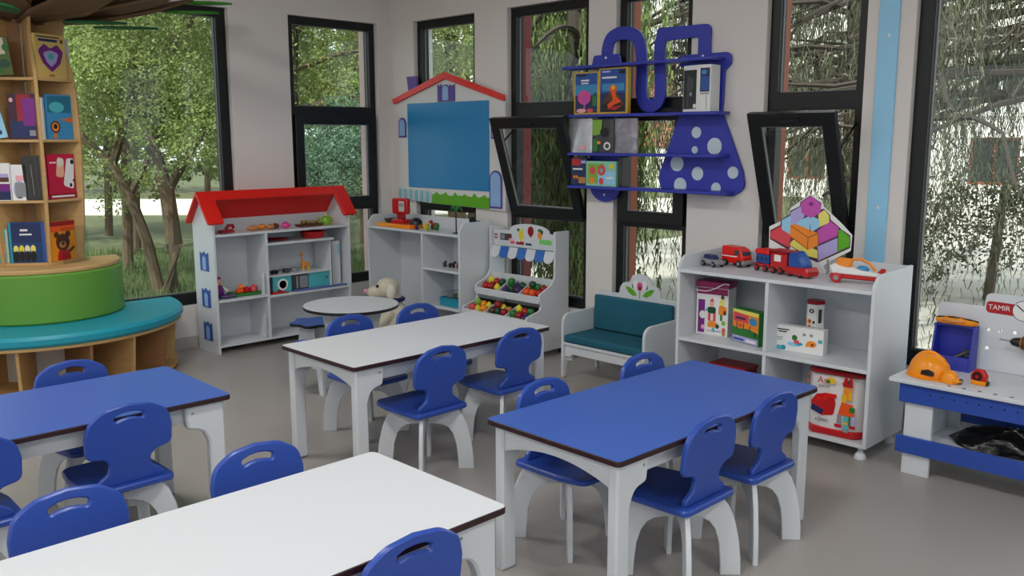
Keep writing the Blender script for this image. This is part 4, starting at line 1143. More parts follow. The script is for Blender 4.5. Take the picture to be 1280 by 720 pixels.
for s in (-1, 1):
    obj('side', MB().slab([(-0.03, 0), (0.065, 0), (0.065, chh), (0.012, chh)], 0.009, YZ(s * cw - 0.0045), bev=0.001), BLUESHELF, cr)
obj('front_lip', MB().slab(rect(-cw + 0.005, cw - 0.005, 0.0, 0.062), 0.008, lambda u, v, w: (u, -0.029 + w + v * 0.2, v), bev=0.001), BLUESHELF, cr)
obj('lid_top', MB().box(-cw + 0.005, cw - 0.005, 0.012, 0.065, chh - 0.008, chh), BLUESHELF, cr)
obj('bottom', MB().box(-cw + 0.005, cw - 0.005, -0.02, 0.065, 0, 0.008), BLUESHELF, cr)
gg = thing('safety_goggles', 'orange toy safety goggles with a dark strap lying on the tool bin', 'goggles', (-1.455, 4.365, ZW + chh + 0.0005))
gb = MB().tube([(-0.085, 0.01, 0.012), (-0.07, -0.02, 0.018), (-0.03, -0.034, 0.024), (0.03, -0.034, 0.024), (0.07, -0.02, 0.018), (0.085, 0.01, 0.012)], [0.012, 0.016, 0.02, 0.02, 0.016, 0.012], 10)
obj('goggle_frame', gb, ORANGE, gg)
obj('lens', MB().ball((0, -0.038, 0.024), (0.06, 0.02, 0.014)), mat('goggle_lens', (220, 140, 70), 0.15), gg)
obj('strap', MB().tube([(-0.092, 0.005, 0.022), (-0.07, -0.03, 0.034), (0, -0.05, 0.042), (0.07, -0.03, 0.034), (0.092, 0.005, 0.022)], 0.004, 6), BLACK, gg)
wr = thing('toy_wrench', 'small grey toy wrench lying in the blue tool bin', 'wrench', (-1.43, 4.32, ZW + 0.0085))
obj('shaft', MB().tube([(-0.04, 0.0, 0.03), (0.03, 0.03, 0.075)], 0.009, 8), DGREY, wr)
obj('jaw', MB().slab(rp([(0.0, -0.016), (0.03, -0.016), (0.03, -0.006), (0.016, -0.004), (0.016, 0.004), (0.03, 0.006), (0.03, 0.016), (0.0, 0.016)], 0.004), 0.012, lambda u, v, w: (0.025 + u, 0.022 + w, 0.072 + v)), DGREY, wr)
dr = thing('toy_drill', 'black and yellow toy drill hung on the peg board at the picture edge', 'drill', (-1.19, 4.36, 0.605))
obj('chuck', MB().lathe([(0.008, -0.03), (0.017, -0.02), (0.022, 0.0), (0.022, 0.012)], 16, (0, 0, 0), 'x'), BLACK, dr)
obj('bit', MB().tube([(-0.075, 0, 0.003), (-0.028, 0, 0)], 0.004, 8), GREY, dr)
obj('motor_body', MB().lathe([(0.02, 0.012), (0.028, 0.02), (0.03, 0.08), (0.026, 0.12)], 18, (0, 0, 0), 'x'), YELLOW, dr)
obj('collar', MB().lathe([(0.029, 0.018), (0.031, 0.022), (0.031, 0.034)], 18, (0, 0, 0), 'x'), BROWN, dr)
obj('grip', MB().slab(rp([(0.07, -0.02), (0.11, -0.02), (0.125, -0.12), (0.085, -0.12)], 0.012), 0.034, XZ(-0.017), bev=0.008), BLACK, dr)
obj('hanger', MB().box(0.06, 0.075, 0.02, 0.061, -0.005, 0.01), GREY, dr)
# dark bag on the under shelf
pk = thing('black_bag', 'glossy black plastic bag slumped on the workbench shelf', 'bag', (-1.12, 4.20, 0.1535))
R_ = random.Random(3)
mb = MB(); nu, nv = 26, 8; vs = []; fs = []
for j in range(nv + 1):
    for i in range(nu):
        a = 2 * pi * i / nu; e = (j / nv) * pi / 2
        w = 1 + 0.10 * sin(5 * a + j) + R_.uniform(-0.06, 0.06)
        vs.append((0.26 * cos(a) * cos(e) * w, 0.11 * sin(a) * cos(e) * w, max(0, 0.085 * sin(e) * (1 + 0.25 * sin(3 * a)) + R_.uniform(-.004, .004)) if j else 0))
for j in range(nv):
    for i in range(nu):
        k = (i + 1) % nu
        fs.append((j * nu + i, j * nu + k, (j + 1) * nu + k, (j + 1) * nu + i))
fs.append(list(range(nu))[::-1])
obj('bag_film', mb.add(vs, fs), mat('black_film', (14, 14, 16), 0.18, bump=0.6, scale=20), pk, angle=50)
obj('knot', MB().ball((0.02, 0, 0.088), (0.03, 0.02, 0.016)), MATS['black_film'], pk)

# ------------------------------------------------------------------ teal bench
bn = thing('kids_bench', 'white child bench with teal cushions and a flower crest', 'bench', (-3.75, 4.175, 0))
BW = 0.655
arm = rp([(0, 0), (0.032, 0), (0.04, 0.1), (0.335, 0.1), (0.335, 0), (0.365, 0), (0.365, 0.415), (0.0, 0.41)], [0.002, 0.004, 0.03, 0.03, 0.004, 0.002, 0.02, 0.075], 6)
for x0 in (0, BW - 0.02):
    obj('arm_panel', MB().slab(arm, 0.02, YZ(x0), bev=0.003), WHITE, bn)
obj('seat_board', MB().slab(rect(0.0205, BW - 0.0205, 0.004, 0.34), 0.018, XY(0.21), bev=0.002), WHITE, bn)
rail = rp([(0.0205, 0.135), (0.06, 0.135), (0.085, 0.155), (BW - 0.085, 0.155), (BW - 0.06, 0.135), (BW - 0.0205, 0.135), (BW - 0.0205, 0.209), (0.0205, 0.209)], 0.006)
obj('front_rail', MB().slab(rail, 0.018, XZ(0.014), bev=0.0015), WHITE, bn)
for x in (0.06, BW - 0.076):
    obj('corner_block', MB().box(0.0205 if x < .3 else BW - 0.0655, 0.0655 if x < .3 else BW - 0.0205, 0.033, 0.05, 0.11, 0.209), WHITE, bn)
cxm = 0.36
crest = [(0.0205, 0.15), (BW - 0.0205, 0.15), (BW - 0.0205, 0.522)]
crest += [(cxm + 0.16, 0.522), (cxm + 0.155, 0.56), (cxm + 0.135, 0.588), (cxm + 0.085, 0.605), (cxm + 0.06, 0.652), (cxm, 0.665), (cxm - 0.06, 0.652), (cxm - 0.08, 0.608), (cxm - 0.135, 0.596), (cxm - 0.158, 0.565), (cxm - 0.165, 0.522), (0.0205, 0.522)]
obj('back_panel', MB().slab(rp(crest, [0.002, 0.002, 0.008] + [0.02] * 11 + [0.008], 4), 0.018, XZ(0.335), bev=0.002), WHITE, bn)
fl = []
leafL = [(cxm - 0.115, 0.575), (cxm - 0.085, 0.575), (cxm - 0.045, 0.555), (cxm - 0.02, 0.525), (cxm - 0.055, 0.52), (cxm - 0.09, 0.54)]
fl += [(GRASSG, leafL), (GRASSG, [(2 * cxm - x, z) for x, z in leafL]), (DGREY, circ(cxm - 0.05, 0.585, 0.012, 10, 0.018)), (DGREY, circ(cxm + 0.05, 0.585, 0.012, 10, 0.018)), (CARD, circ(cxm - 0.035, 0.595, 0.02, 12, 0.03)), (CARD, circ(cxm + 0.035, 0.595, 0.02, 12, 0.03)),
       (PINK, circ(cxm, 0.588, 0.022, 12, 0.024)), (DRED, circ(cxm, 0.572, 0.016, 10, 0.014)), (LGREEN, rect(cxm - 0.004, cxm + 0.004, 0.505, 0.555))]
prints('flower_print', bn, (0, 0.335, 0), (1, 0, 0), (0, 0, 1), 1, 1, fl)
obj('seat_cushion', MB().slab(rect(0.024, BW - 0.024, 0.0, 0.285, 0.012), 0.05, XY(0.2285), bev=0.012), TEAL, bn)
obj('back_cushion', MB().slab(rect(0.024, BW - 0.024, 0.275, 0.50, 0.012), 0.045, lambda u, v, w: (u, 0.283 + w + (v - 0.28) * 0.02, v), bev=0.012), TEAL, bn)

# ------------------------------------------------------------------ toy fruit stand (front faces -y)
fs = thing('fruit_stand', 'white toy market stand with two tiers of fruit bins and a striped valance', 'market stand', (-4.83, 4.29, 0))
SW = 0.66
prof = rp([(0.0, 0.04), (0.43, 0.04), (0.43, 0.866), (0.288, 0.866), (0.288, 0.55), (0.255, 0.50), (0.135, 0.445), (0.132, 0.395), (0.152, 0.365), (0.14, 0.335), (0.01, 0.305), (0.0, 0.27)],
          [0.004, 0.004, 0.01, 0.01, 0.06, 0.05, 0.015, 0.01, 0.02, 0.02, 0.015, 0.01], 5)
for x0 in (0, SW - 0.018):
    obj('side_panel', MB().slab(prof, 0.018, YZ(x0), bev=0.002), WHITE, fs)
for x in (0.03, SW - 0.03):
    for y in (0.04, 0.39):
        obj('foot', MB().lathe([(0.02, 0), (0.02, 0.04)], 14, (x, y, 0)), BLACK, fs)
i0, i1 = 0.0185, SW - 0.0185
obj('front_board', MB().box(i0, i1, 0.004, 0.02, 0.04, 0.245), WHITE, fs)
def tier(y0, y1, zf, zb, name):
    # sloped floor, front lip and two dividers
    fl = lambda u, v, w: (u, y0 + v * (y1 - y0), zf - 0.045 + v * (zb - zf) + w)
    obj('bin_floor', MB().slab(rect(i0, i1, 0.0, 1.0), 0.01, fl), WHITE, fs)
    obj('front_lip', MB().slab(rect(i0, i1, zf - 0.046, zf + 0.004), 0.012, XZ(y0 - 0.0125), bev=0.002), WHITE, fs)
    for k in (1, 2):
        x = i0 + (i1 - i0) * k / 3
        obj('bin_divider', MB().slab([(y0 + .002, zf - 0.0345), (y1 - 0.005, zb - 0.0345), (y1 - 0.005, zb + 0.008), (y0 + .002, zf + 0.002)], 0.008, YZ(x - 0.004)), WHITE, fs)
tier(0.148, 0.288, 0.425, 0.487, 'upper')
tier(0.014, 0.15, 0.285, 0.335, 'lower')
obj('upper_back', MB().box(i0, i1, 0.289, 0.298, 0.40, 0.53), WHITE, fs)
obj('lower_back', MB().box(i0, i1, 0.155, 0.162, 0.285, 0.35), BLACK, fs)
head = [(i0, 0.725), (i1, 0.725), (i1, 0.842)]
cx_ = 0.375
for k in range(13):
    a = pi * k / 12
    head.append((cx_ + 0.195 * cos(a), 0.842 + 0.058 * sin(a) ** 0.8))
head += [(i0, 0.842)]
obj('header_board', MB().slab(rp(head, 0.004, 2), 0.016, XZ(0.318), bev=0.002), WHITE, fs)
hp_ = [(LEMON, circ(0.30, 0.815, 0.026, 16, 0.036)), (LEMON, circ(0.31, 0.845, 0.014, 10, 0.02)), (GREENP, circ(0.272, 0.853, 0.016, 10, 0.012)),
       (DRED, circ(0.395, 0.850, 0.030, 16, 0.036)), (DRED, [(0.368, 0.84), (0.395, 0.803), (0.422, 0.84)]), (ORPR, circ(0.485, 0.828, 0.022, 14, 0.03)), (GREENP, circ(0.485, 0.862, 0.022, 10, 0.011)), (DGREEN, circ(0.505, 0.85, 0.012, 10, 0.016)),
       (mat('soft_green_print', (120, 205, 110), 0.5), rect(0.48, 0.60, 0.765, 0.80, 0.012)), (DRED, rect(0.028, 0.055, 0.775, 0.812)), (CARD, circ(0.042, 0.793, 0.008, 8)), (DGREY, rect(0.085, 0.205, 0.768, 0.818)), (GREY, rect(0.095, 0.13, 0.775, 0.81)), (BROWN, rect(0.165, 0.2, 0.785, 0.815)), (LPINK, circ(0.20, 0.775, 0.028, 12, 0.012)),
       (REDPR, rect(0.19, 0.235, 0.750, 0.768)), (DRED, rect(0.25, 0.33, 0.748, 0.766)), (ORPR, rect(0.29, 0.325, 0.766, 0.775)), (DEEPB, rect(0.345, 0.405, 0.748, 0.763))]
for nm_, a_, b_ in (('lemon_picture', 0, 3), ('strawberry_picture', 3, 5), ('orange_picture', 5, 8), ('green_label', 8, 9), ('red_label', 9, 11), ('photo_strip', 11, 15), ('red_lettering', 15, 18), ('blue_lettering', 18, 19)):
    prints(nm_, fs, (0, 0.318, 0), (1, 0, 0), (0, 0, 1), 1, 1, hp_[a_:b_], 0.0006 + 0.0002 * (nm_ == 'red_lettering'))
nsc = 7
for k in range(nsc):
    w = (i1 - i0) / nsc; x0 = i0 + k * w
    sc_ = [(x0 + 0.0005, 0.724), (x0 + 0.0005, 0.672)] + [(x0 + w / 2 - w / 2 * cos(pi * q / 8) * 0.98, 0.672 - 0.03 * sin(pi * q / 8)) for q in range(1, 8)] + [(x0 + w - 0.0005, 0.672), (x0 + w - 0.0005, 0.724)]
    fn = lambda u, v, ww: (u, 0.300 + ww - (0.724 - v) * 0.35, v)
    obj('valance_scallop', MB().slab(sc_, 0.008, fn, bev=0.001), (WHITE, mat('valance_blue', (44, 104, 190), 0.45))[k % 2], fs)

# each piece of toy fruit is a thing of its own
def fruit(kind, m, loc, r, label, group, R):
    t = thing('toy_' + kind, label, 'toy fruit', loc, R.uniform(0, 6), group)
    if kind in ('lemon', 'pear'):
        pr = [(0.001, 0), (r * .55, r * .12), (r * .95, r * .6), (r * .9, r * 1.1), (r * .5, r * 1.7), (r * .18, r * 2.0), (0.001, r * 2.05)]
        obj('skin', MB().lathe(pr, 14), m, t, angle=60)
    elif kind == 'grapes':
        for k in range(7):
            a = k * 1.05
            q = (0.55 * r * cos(a), 0.55 * r * sin(a), r * 0.62) if k < 6 else (0, 0, r * 1.2)
            obj('berry', MB().ball(q, r * 0.55, 10, 6), m, t)
    elif kind == 'pepper':
        pr = [(0.001, 0.1 * r), (r * .6, 0), (r * .85, r * .8), (r * .95, r * 1.6), (r * .55, r * 1.95), (0.001, r * 1.75)]
        obj('skin', MB().lathe(pr, 14), m, t, angle=60)
    else:
        pr = [(0.001, r * .1), (r * .5, 0), (r * .9, r * .5), (r, r), (r * .85, r * 1.55), (r * .4, r * 1.9), (0.001, r * 1.78)]
        obj('skin', MB().lathe(pr, 16), m, t, angle=60)
    obj('stem', MB().tube([(0, 0, r * 1.72), (r * .1, 0, r * 2.15)], r * 0.1, 6), DGREEN if m is not DGREEN else BROWN, t)
    return t
bins = [  # tier, column, [(kind, material, colour word)]
    ('upper', 0, [('apple', REDP, 'red'), ('apple', DRED, 'dark red'), ('lemon', LEMON, 'yellow'), ('pear', YELLOW, 'golden'), ('apple', REDP, 'red'), ('pepper', DGREEN, 'dark green'), ('lemon', LEMON, 'yellow')]),
    ('upper', 1, [('grapes', GRAPE, 'purple'), ('pepper', DGREEN, 'dark green'), ('plum', GRAPE, 'purple'), ('pepper', GREENP, 'green'), ('grapes', GRAPE, 'purple'), ('apple', DGREEN, 'dark green'), ('pepper', GREENP, 'green')]),
    ('upper', 2, [('orange', ORANGE2, 'orange'), ('orange', ORANGE2, 'orange'), ('apple', REDP, 'red'), ('orange', ORANGE, 'pale orange'), ('pepper', GREENP, 'green'), ('apple', DRED, 'dark red'), ('pepper', DGREEN, 'dark green')]),
    ('lower', 0, [('apple', REDPR, 'rosy red'), ('lemon', LEMON, 'yellow'), ('orange', ORANGE, 'orange'), ('pepper', GREENP, 'green'), ('orange', ORANGE, 'orange'), ('lemon', LEMON, 'yellow'), ('pear', LGREEN, 'light green')]),
    ('lower', 1, [('plum', BROWN, 'dark brown'), ('pepper', DGREEN, 'dark green'), ('apple', DRED, 'dark red'), ('plum', BROWN, 'dark brown'), ('lemon', LEMON, 'yellow'), ('potato', TAN, 'tan'), ('apple', DRED, 'dark red')]),
    ('lower', 2, [('pepper', GREENP, 'green'), ('apple', DRED, 'dark red'), ('grapes', GRAPE, 'purple'), ('pear', LGREEN, 'light green'), ('apple', REDP, 'red'), ('pepper', GREENP, 'green'), ('lemon', LEMON, 'yellow')]),
]
colw = (i1 - i0) / 3
posn = ('left', 'middle', 'right')
R = random.Random(5)
for tier_, c, items in bins:
    y0, y1, zf, zb = (0.155, 0.283, 0.425, 0.487) if tier_ == 'upper' else (0.020, 0.148, 0.285, 0.335)
    spots = [(0.17, 0.25), (0.5, 0.22), (0.83, 0.26), (0.2, 0.72), (0.52, 0.75), (0.83, 0.74), (0.36, 0.48)]
    for k, (kind, m, word) in enumerate(items):
        u, v = spots[k]
        x = i0 + colw * (c + u * 0.86 + 0.07); y = y0 + (y1 - y0) * (v * 0.82 + 0.09)
        base = zf - 0.034 + (y - y0) / (y1 - y0) * (zb - zf)
        r = 0.0275 if kind in ('lemon', 'pear') else (0.029 if kind != 'potato' else 0.024)
        if k == 6: base += 0.034
        lab = '%s toy %s in the %s %s bin of the fruit stand' % (word, kind, tier_, posn[c])
        g = '%s toy %ss in the %s %s fruit bin' % (word, kind.rstrip('s'), tier_, posn[c])
        same = [1 for a, b, w in items if a == kind and w == word]
        if len(same) > 1:
            lab = '%s toy %s %s the %s %s bin of the fruit stand' % (word, kind, ('front left in', 'front centre in', 'front right in', 'back left in', 'back centre in', 'back right in', 'on top in')[k], tier_, posn[c])
        fruit(kind, m, (-4.83 + x, 4.29 + y, base + 0.003), r, lab, g if len(same) > 1 else 'toy fruit on the fruit stand', R)

# ------------------------------------------------------------------ open shelf unit in the corner (front faces -y)
su = thing('shelf_unit', 'white open shelf unit in the room corner below the house board', 'shelf unit', (-5.965, 4.30, 0))
UW, UD, UH = 1.115, 0.325, 0.90
sp = rp([(0, 0), (UD, 0), (UD, UH), (0.05, UH), (0, UH - 0.06)], [0.003, 0.003, 0.005, 0.05, 0.04], 6)
for x0 in (0, UW - 0.018):
    obj('side_panel', MB().slab(sp, 0.018, YZ(x0), bev=0.002), WHITE, su)
board('shelf', su, 0.0185, UW - 0.0185, 0.002, UD - 0.011, 0.795, 0.813)
DX = 0.672
obj('divider', MB().box(DX, DX + 0.018, 0.003, UD - 0.011, 0.265, 0.7945), WHITE, su)
board('shelf', su, DX + 0.0185, UW - 0.0185, 0.003, UD - 0.011, 0.525, 0.543)
board('shelf', su, DX, UW - 0.0185, 0.003, UD - 0.011, 0.245, 0.263)
obj('back_panel', MB().box(0.0185, UW - 0.0185, UD - 0.0105, UD, 0.02, UH - 0.003), WHITE, su)
obj('plinth', MB().box(DX, DX + 0.018, 0.02, UD - 0.011, 0.0, 0.2445), WHITE, su)
UX, UY, UT = -5.965, 4.30, 0.8135
ot = thing('orange_tray', 'long orange toy tray on top of the shelf unit', 'tray', (UX + 0.275, UY + 0.10, UT))
obj('tray_body', MB().slab(rect(-0.20, 0.22, -0.075, 0.085, 0.02), 0.028, XY(0), bev=0.004), ORANGE, ot)
obj('tray_well', MB().slab(rect(-0.05, 0.2, -0.055, 0.065, 0.015), 0.004, XY(0.0285), bev=0.001), ORANGE2, ot)
kb = thing('grey_bowl', 'small grey bowl on the left end of the orange tray', 'bowl', (UX + 0.165, UY + 0.11, UT + 0.0285))
obj('bowl_body', MB().lathe([(0.001, 0.0), (0.035, 0.0), (0.055, 0.03), (0.05, 0.03), (0.03, 0.008), (0.001, 0.006)], 18), DGREY, kb)
obj('lid', MB().lathe([(0.001, 0.062), (0.03, 0.058), (0.052, 0.034), (0.052, 0.0305), (0.001, 0.0305)], 18), CLEAR, kb)
rg = thing('toy_register', 'red toy register with a pale screen standing on the orange tray', 'toy register', (UX + 0.31, UY + 0.105, UT + 0.033), radians(6))
obj('base', MB().slab(rect(-0.065, 0.065, -0.05, 0.05, 0.012), 0.03, XY(0), bev=0.005), REDP, rg)
obj('stand_neck', MB().slab(rect(-0.04, 0.04, -0.015, 0.015, 0.008), 0.045, XY(0.0305), bev=0.004), DRED, rg)
hd = obj('head', MB().slab(rect(-0.085, 0.085, 0.07, 0.195, 0.02, 6), 0.045, XZ(-0.022), bev=0.008), REDP, rg)
obj('screen', MB().slab(rect(-0.002, 0.058, 0.092, 0.172, 0.004), 0.003, XZ(-0.0255), bev=0.001), mat('pale_screen', (190, 200, 200), 0.3), hd)
obj('display', MB().box(0.005, 0.05, -0.0265, -0.0257, 0.13, 0.155), GREY, hd)
bb = thing('black_bowl', 'upturned shiny black bowl on the right end of the orange tray', 'bowl', (UX + 0.475, UY + 0.12, UT + 0.033))
obj('bowl_body', MB().lathe([(0.05, 0.0), (0.048, 0.02), (0.03, 0.042), (0.001, 0.05), (0.001, 0.044), (0.026, 0.037), (0.043, 0.018), (0.045, 0.0)], 20), BLACK, bb)
anim = [(0.50, 0.07, ORANGE2, 'orange', 0.03), (0.565, 0.055, DEEPB, 'dark blue', 0.035), (0.625, 0.10, YELLOW, 'tall yellow', 0.055), (0.675, 0.075, LGREEN, 'light green', 0.045), (0.70, 0.13, GREENP, 'dark green', 0.05), (0.64, 0.17, DRED, 'dark red', 0.06)]
def toy_animal(loc, m, label, h, rz, group=None):
    t = thing('toy_animal', label, 'toy animal', loc, rz, group)
    s = h
    obj('torso', MB().ball((0, 0, 0.55 * s), (0.62 * s, 0.3 * s, 0.3 * s), 12, 8), m, t)
    hd = obj('head', MB().ball((0.66 * s, 0, 0.92 * s), (0.3 * s, 0.22 * s, 0.24 * s), 12, 8).tube([(0.4 * s, 0, 0.62 * s), (0.62 * s, 0, 0.88 * s)], 0.16 * s, 8), m, t)
    for x in (-0.4, 0.38):
        for y in (-0.16, 0.16):
            obj('leg', MB().tube([(x * s, y * s, 0.0), (x * s, y * s, 0.48 * s)], [0.11 * s, 0.13 * s], 8), m, t)
    obj('tail', MB().tube([(-0.58 * s, 0, 0.6 * s), (-0.85 * s, 0, 0.42 * s)], 0.05 * s, 6), m, t)
    return t
for k, (x, y, m, w, h) in enumerate(anim):
    toy_animal((UX + x, UY + y, UT), m, '%s toy animal standing on the right of the shelf unit top' % w, h, R.uniform(-.7, .7) + pi * (k % 2), 'toy animals on the shelf unit top')
pole = thing('toy_stand_lamp', 'thin dark upright rod with leafy tufts at the right of the shelf unit top', 'toy', (UX + 0.99, UY + 0.08, UT))
obj('rod', MB().tube([(0, 0, 0.004), (0, 0, 0.175)], 0.005, 8), BLACK, pole)
obj('foot', MB().lathe([(0.001, 0), (0.03, 0), (0.028, 0.006), (0.001, 0.008)], 14), BLACK, pole)
tf = MB()
for k in range(7):
    a = k * 0.9
    tf.tube([(0, 0, 0.16), (0.035 * cos(a), 0.02 * sin(a), 0.2), (0.07 * cos(a), 0.04 * sin(a), 0.165)], [0.004, 0.006, 0.001], 5)
obj('tuft', tf, GREENP, pole)
bt = thing('black_toy', 'small flat black toy lying on the right side panel end of the shelf unit top', 'toy', (UX + 1.05, UY + 0.20, UT), radians(10))
obj('body', MB().slab(rp([(-0.05, 0), (0.04, 0), (0.035, 0.07), (-0.01, 0.12), (-0.045, 0.11)], 0.015), 0.02, XZ(0), bev=0.004), BLACK, bt)
obj('tip', MB().tube([(0.03, 0.01, 0.075), (0.042, 0.01, 0.09)], 0.006, 6), BLACK, bt)
for x, m, w in ((0.80, DGREY, 'dark grey'), (0.88, BLACK, 'black'), (0.975, DRED, 'dark red'), (1.02, PINK, 'pink')):
    toy_animal((UX + x, UY + 0.13, 0.5435), m, '%s toy animal on the middle shelf of the corner unit' % w, 0.045 if x < .95 else 0.06, R.uniform(-.5, .5), 'toy animals on the middle shelf of the corner unit')
bk = thing('aqua_bin', 'low aqua bin holding toys on the lowest shelf of the corner unit', 'bin', (UX + 0.955, UY + 0.15, 0.2635))
obj('bin_body', MB().slab(rect(-0.125, 0.125, -0.11, 0.11, 0.02), 0.055, XY(0), bev=0.004), AQUA, bk)
obj('rim', MB().slab(rect(-0.13, 0.13, -0.115, 0.115, 0.02), 0.008, XY(0.0552), [rect(-0.115, 0.115, -0.1, 0.1, 0.015)], bev=0.002), AQUA, bk)
obj('clear_lid', MB().slab(rect(-0.12, 0.12, -0.105, 0.105, 0.02), 0.04, XY(0.0635), bev=0.004), CLEAR, bk)
obj('toy_ball', MB().ball((0.05, -0.06, 0.085), 0.016), YELLOW, bk)
obj('toy_block', MB().box(-0.08, -0.02, -0.07, -0.02, 0.064, 0.09), GREY, bk)

# ------------------------------------------------------------------ house shaped board on the back wall
HB = thing('house_board', 'wall board shaped like a white house with a red roof and blue writing surface', 'board', (0, 0, 0))
yb0 = 4.715
hb = [(-6.07, 1.00), (-5.66, 0.985), (-4.99, 0.972), (-4.965, 0.968), (-4.80, 0.965), (-4.80, 1.80), (-5.451, 2.0), (-6.07, 1.80)]
obj('backing', MB().slab(hb, 0.016, XZ(yb0), bev=0.0015), WHITE2, HB)
obj('writing_surface', MB().slab(rect(-5.935, -4.968, 1.106, 1.782), 0.006, XZ(yb0 - 0.0065), bev=0.001), BOARDB, HB)
roofp = [(-6.115, 1.822), (-5.452, 2.012), (-4.787, 1.812), (-4.792, 1.770), (-5.453, 1.958), (-6.100, 1.782)]
obj('roof', MB().slab(rp(roofp, 0.006, 3), 0.022, XZ(yb0 - 0.023), bev=0.002), RED, HB)
obj('chimney', MB().slab([(-5.945, 1.998), (-5.818, 1.998), (-5.828, 1.910), (-5.927, 1.882)], 0.016, XZ(yb0), bev=0.001), PURP, HB)
def arch_win(par, x0, x1, z0, z1, t, mf, mi, name):
    def ar(a0, a1, b0, b1, n=10):
        r = (a1 - a0) / 2
        return [(a0, b0), (a1, b0)] + [((a0 + a1) / 2 + r * cos(pi * k / n), b1 - r + r * sin(pi * k / n)) for k in range(n + 1)]
    o = obj(name, MB().slab(ar(x0, x1, z0, z1), 0.006, XZ(yb0 - 0.0065), bev=0.001), mf, par)
    obj('pane', MB().slab(ar(x0 + t, x1 - t, z0 + t, z1 - t), 0.002, XZ(yb0 - 0.0087)), mi, o)
arch_win(HB, -6.056, -5.957, 1.511, 1.672, 0.014, PURP, LBLUE, 'play_window')
arch_win(HB, -4.945, -4.85, 1.498, 1.648, 0.014, PURP, LBLUE, 'play_window')
arch_win(HB, -4.966, -4.829, 0.982, 1.266, 0.014, PURP, LBLUE, 'play_door')
arch_win(HB, -5.502, -5.412, 1.786, 1.918, 0.010, PURP, LBLUE, 'attic_window')
for x0, x1 in ((-5.551, -5.503), (-5.411, -5.349)):
    sh_ = [(x0, 1.786), (x1, 1.786), (x1, 1.918 + (0.004 if x0 < -5.5 else -0.004)), ((x0 + x1) / 2, 1.905), (x0, 1.921 if x0 < -5.5 else 1.916)]
    obj('shutter', MB().slab(sh_, 0.007, XZ(yb0 - 0.0073)), PURP, HB)
for k in range(12):
    x = -6.072 + 0.0362 * k; z0 = 1.0 - 0.0008 * k
    obj('picket', MB().slab([(x, z0), (x + 0.026, z0), (x + 0.026, z0 + 0.082), (x + 0.013, z0 + 0.094), (x, z0 + 0.082)], 0.005, XZ(yb0 - 0.0055), bev=0.0008), PICKET if k % 2 == 0 else PICKET2, HB)
gr = [(-5.64, 0.988), (-4.968, 0.974)]
tp = []
Rg = random.Random(9)
for k in range(25):
    x = -4.968 - 0.672 * k / 24
    tp.append((x, 1.060 + (0.022 if k % 4 == 2 else 0) + Rg.uniform(-0.006, 0.006)))
obj('grass_strip', MB().slab(gr + tp, 0.005, XZ(yb0 - 0.0055)), GRASSG, HB)

# ------------------------------------------------------------------ flask shaped shelf on the back wall
FK = thing('flask_shelf', 'deep blue wall shelf shaped like laboratory glassware with white spots', 'shelf', (0, 0, 0))
yk = 4.715
tubep = smooth_path([(-3.858, 2.035), (-3.856, 2.075), (-3.829, 2.138), (-3.753, 2.166), (-3.656, 2.154), (-3.602, 2.113), (-3.579, 2.03), (-3.571, 1.931), (-3.573, 1.799), (-3.55, 1.724), (-3.497, 1.702), (-3.440, 1.729), (-3.424, 1.81), (-3.435, 2.005), (-3.433, 2.085), (-3.415, 2.128)], 4)
obj('tube_board', MB().slab(ribbon(tubep, 0.041), 0.02, XZ(yk), bev=0.003), BLUESHELF, FK)
obj('spout_board', MB().slab(rp([(-3.46, 2.09), (-3.39, 2.09), (-3.155, 2.1), (-3.155, 1.97), (-3.07, 1.97), (-3.07, 2.17), (-3.46, 2.175)], [0, 0.01, 0.01, 0, 0, 0.045, 0.03], 5), 0.019, XZ(yk + 0.0003), bev=0.003), BLUESHELF, FK)
tt = [(-3.975, 1.99), (-3.955, 2.03)] + [(-3.76, 2.03), (-3.735, 1.99), (-3.73, 1.18)] + [(-3.855 + 0.125 * cos(-pi * k / 12), 1.18 + 0.10 * sin(-pi * k / 12)) for k in range(1, 12)] + [(-3.98, 1.18)]
obj('test_tube_board', MB().slab(rp([(-3.985, 1.965), (-3.965, 2.04), (-3.755, 2.04), (-3.735, 1.965), (-3.80, 1.96), (-3.80, 1.5), (-3.92, 1.5), (-3.92, 1.96)], 0.015, 3), 0.018, XZ(yk + 0.0006), bev=0.003), BLUESHELF, FK)
semi = [(-3.985, 1.185), (-3.725, 1.185)] + [(-3.855 + 0.13 * cos(pi * k / 14), 1.185 - 0.105 * sin(pi * k / 14)) for k in range(1, 14)]
obj('tube_end_board', MB().slab(rp([(-3.985, 1.39), (-3.725, 1.39)] + [(-3.855 + 0.13 * cos(pi * k / 14), 1.19 - 0.108 * sin(pi * k / 14)) for k in range(0, 15)], 0), 0.018, XZ(yk + 0.0006), bev=0.003), BLUESHELF, FK)
flask = rp([(-3.268, 1.655), (-3.42, 1.27), (-3.40, 1.185), (-3.33, 1.165), (-2.88, 1.160), (-2.80, 1.21), (-2.82, 1.31), (-2.972, 1.655), (-2.965, 1.895), (-2.925, 1.93), (-2.925, 1.98), (-2.955, 1.999), (-3.28, 1.999), (-3.28, 1.93), (-3.062, 1.9), (-3.062, 1.70)],
           [0.01, 0.05, 0.04, 0.03, 0.05, 0.06, 0.05, 0.03, 0.02, 0.02, 0.03, 0.03, 0.02, 0.01, 0.02, 0.02], 6)
obj('flask_board', MB().slab(flask, 0.02, XZ(yk), bev=0.003), BLUESHELF, FK)
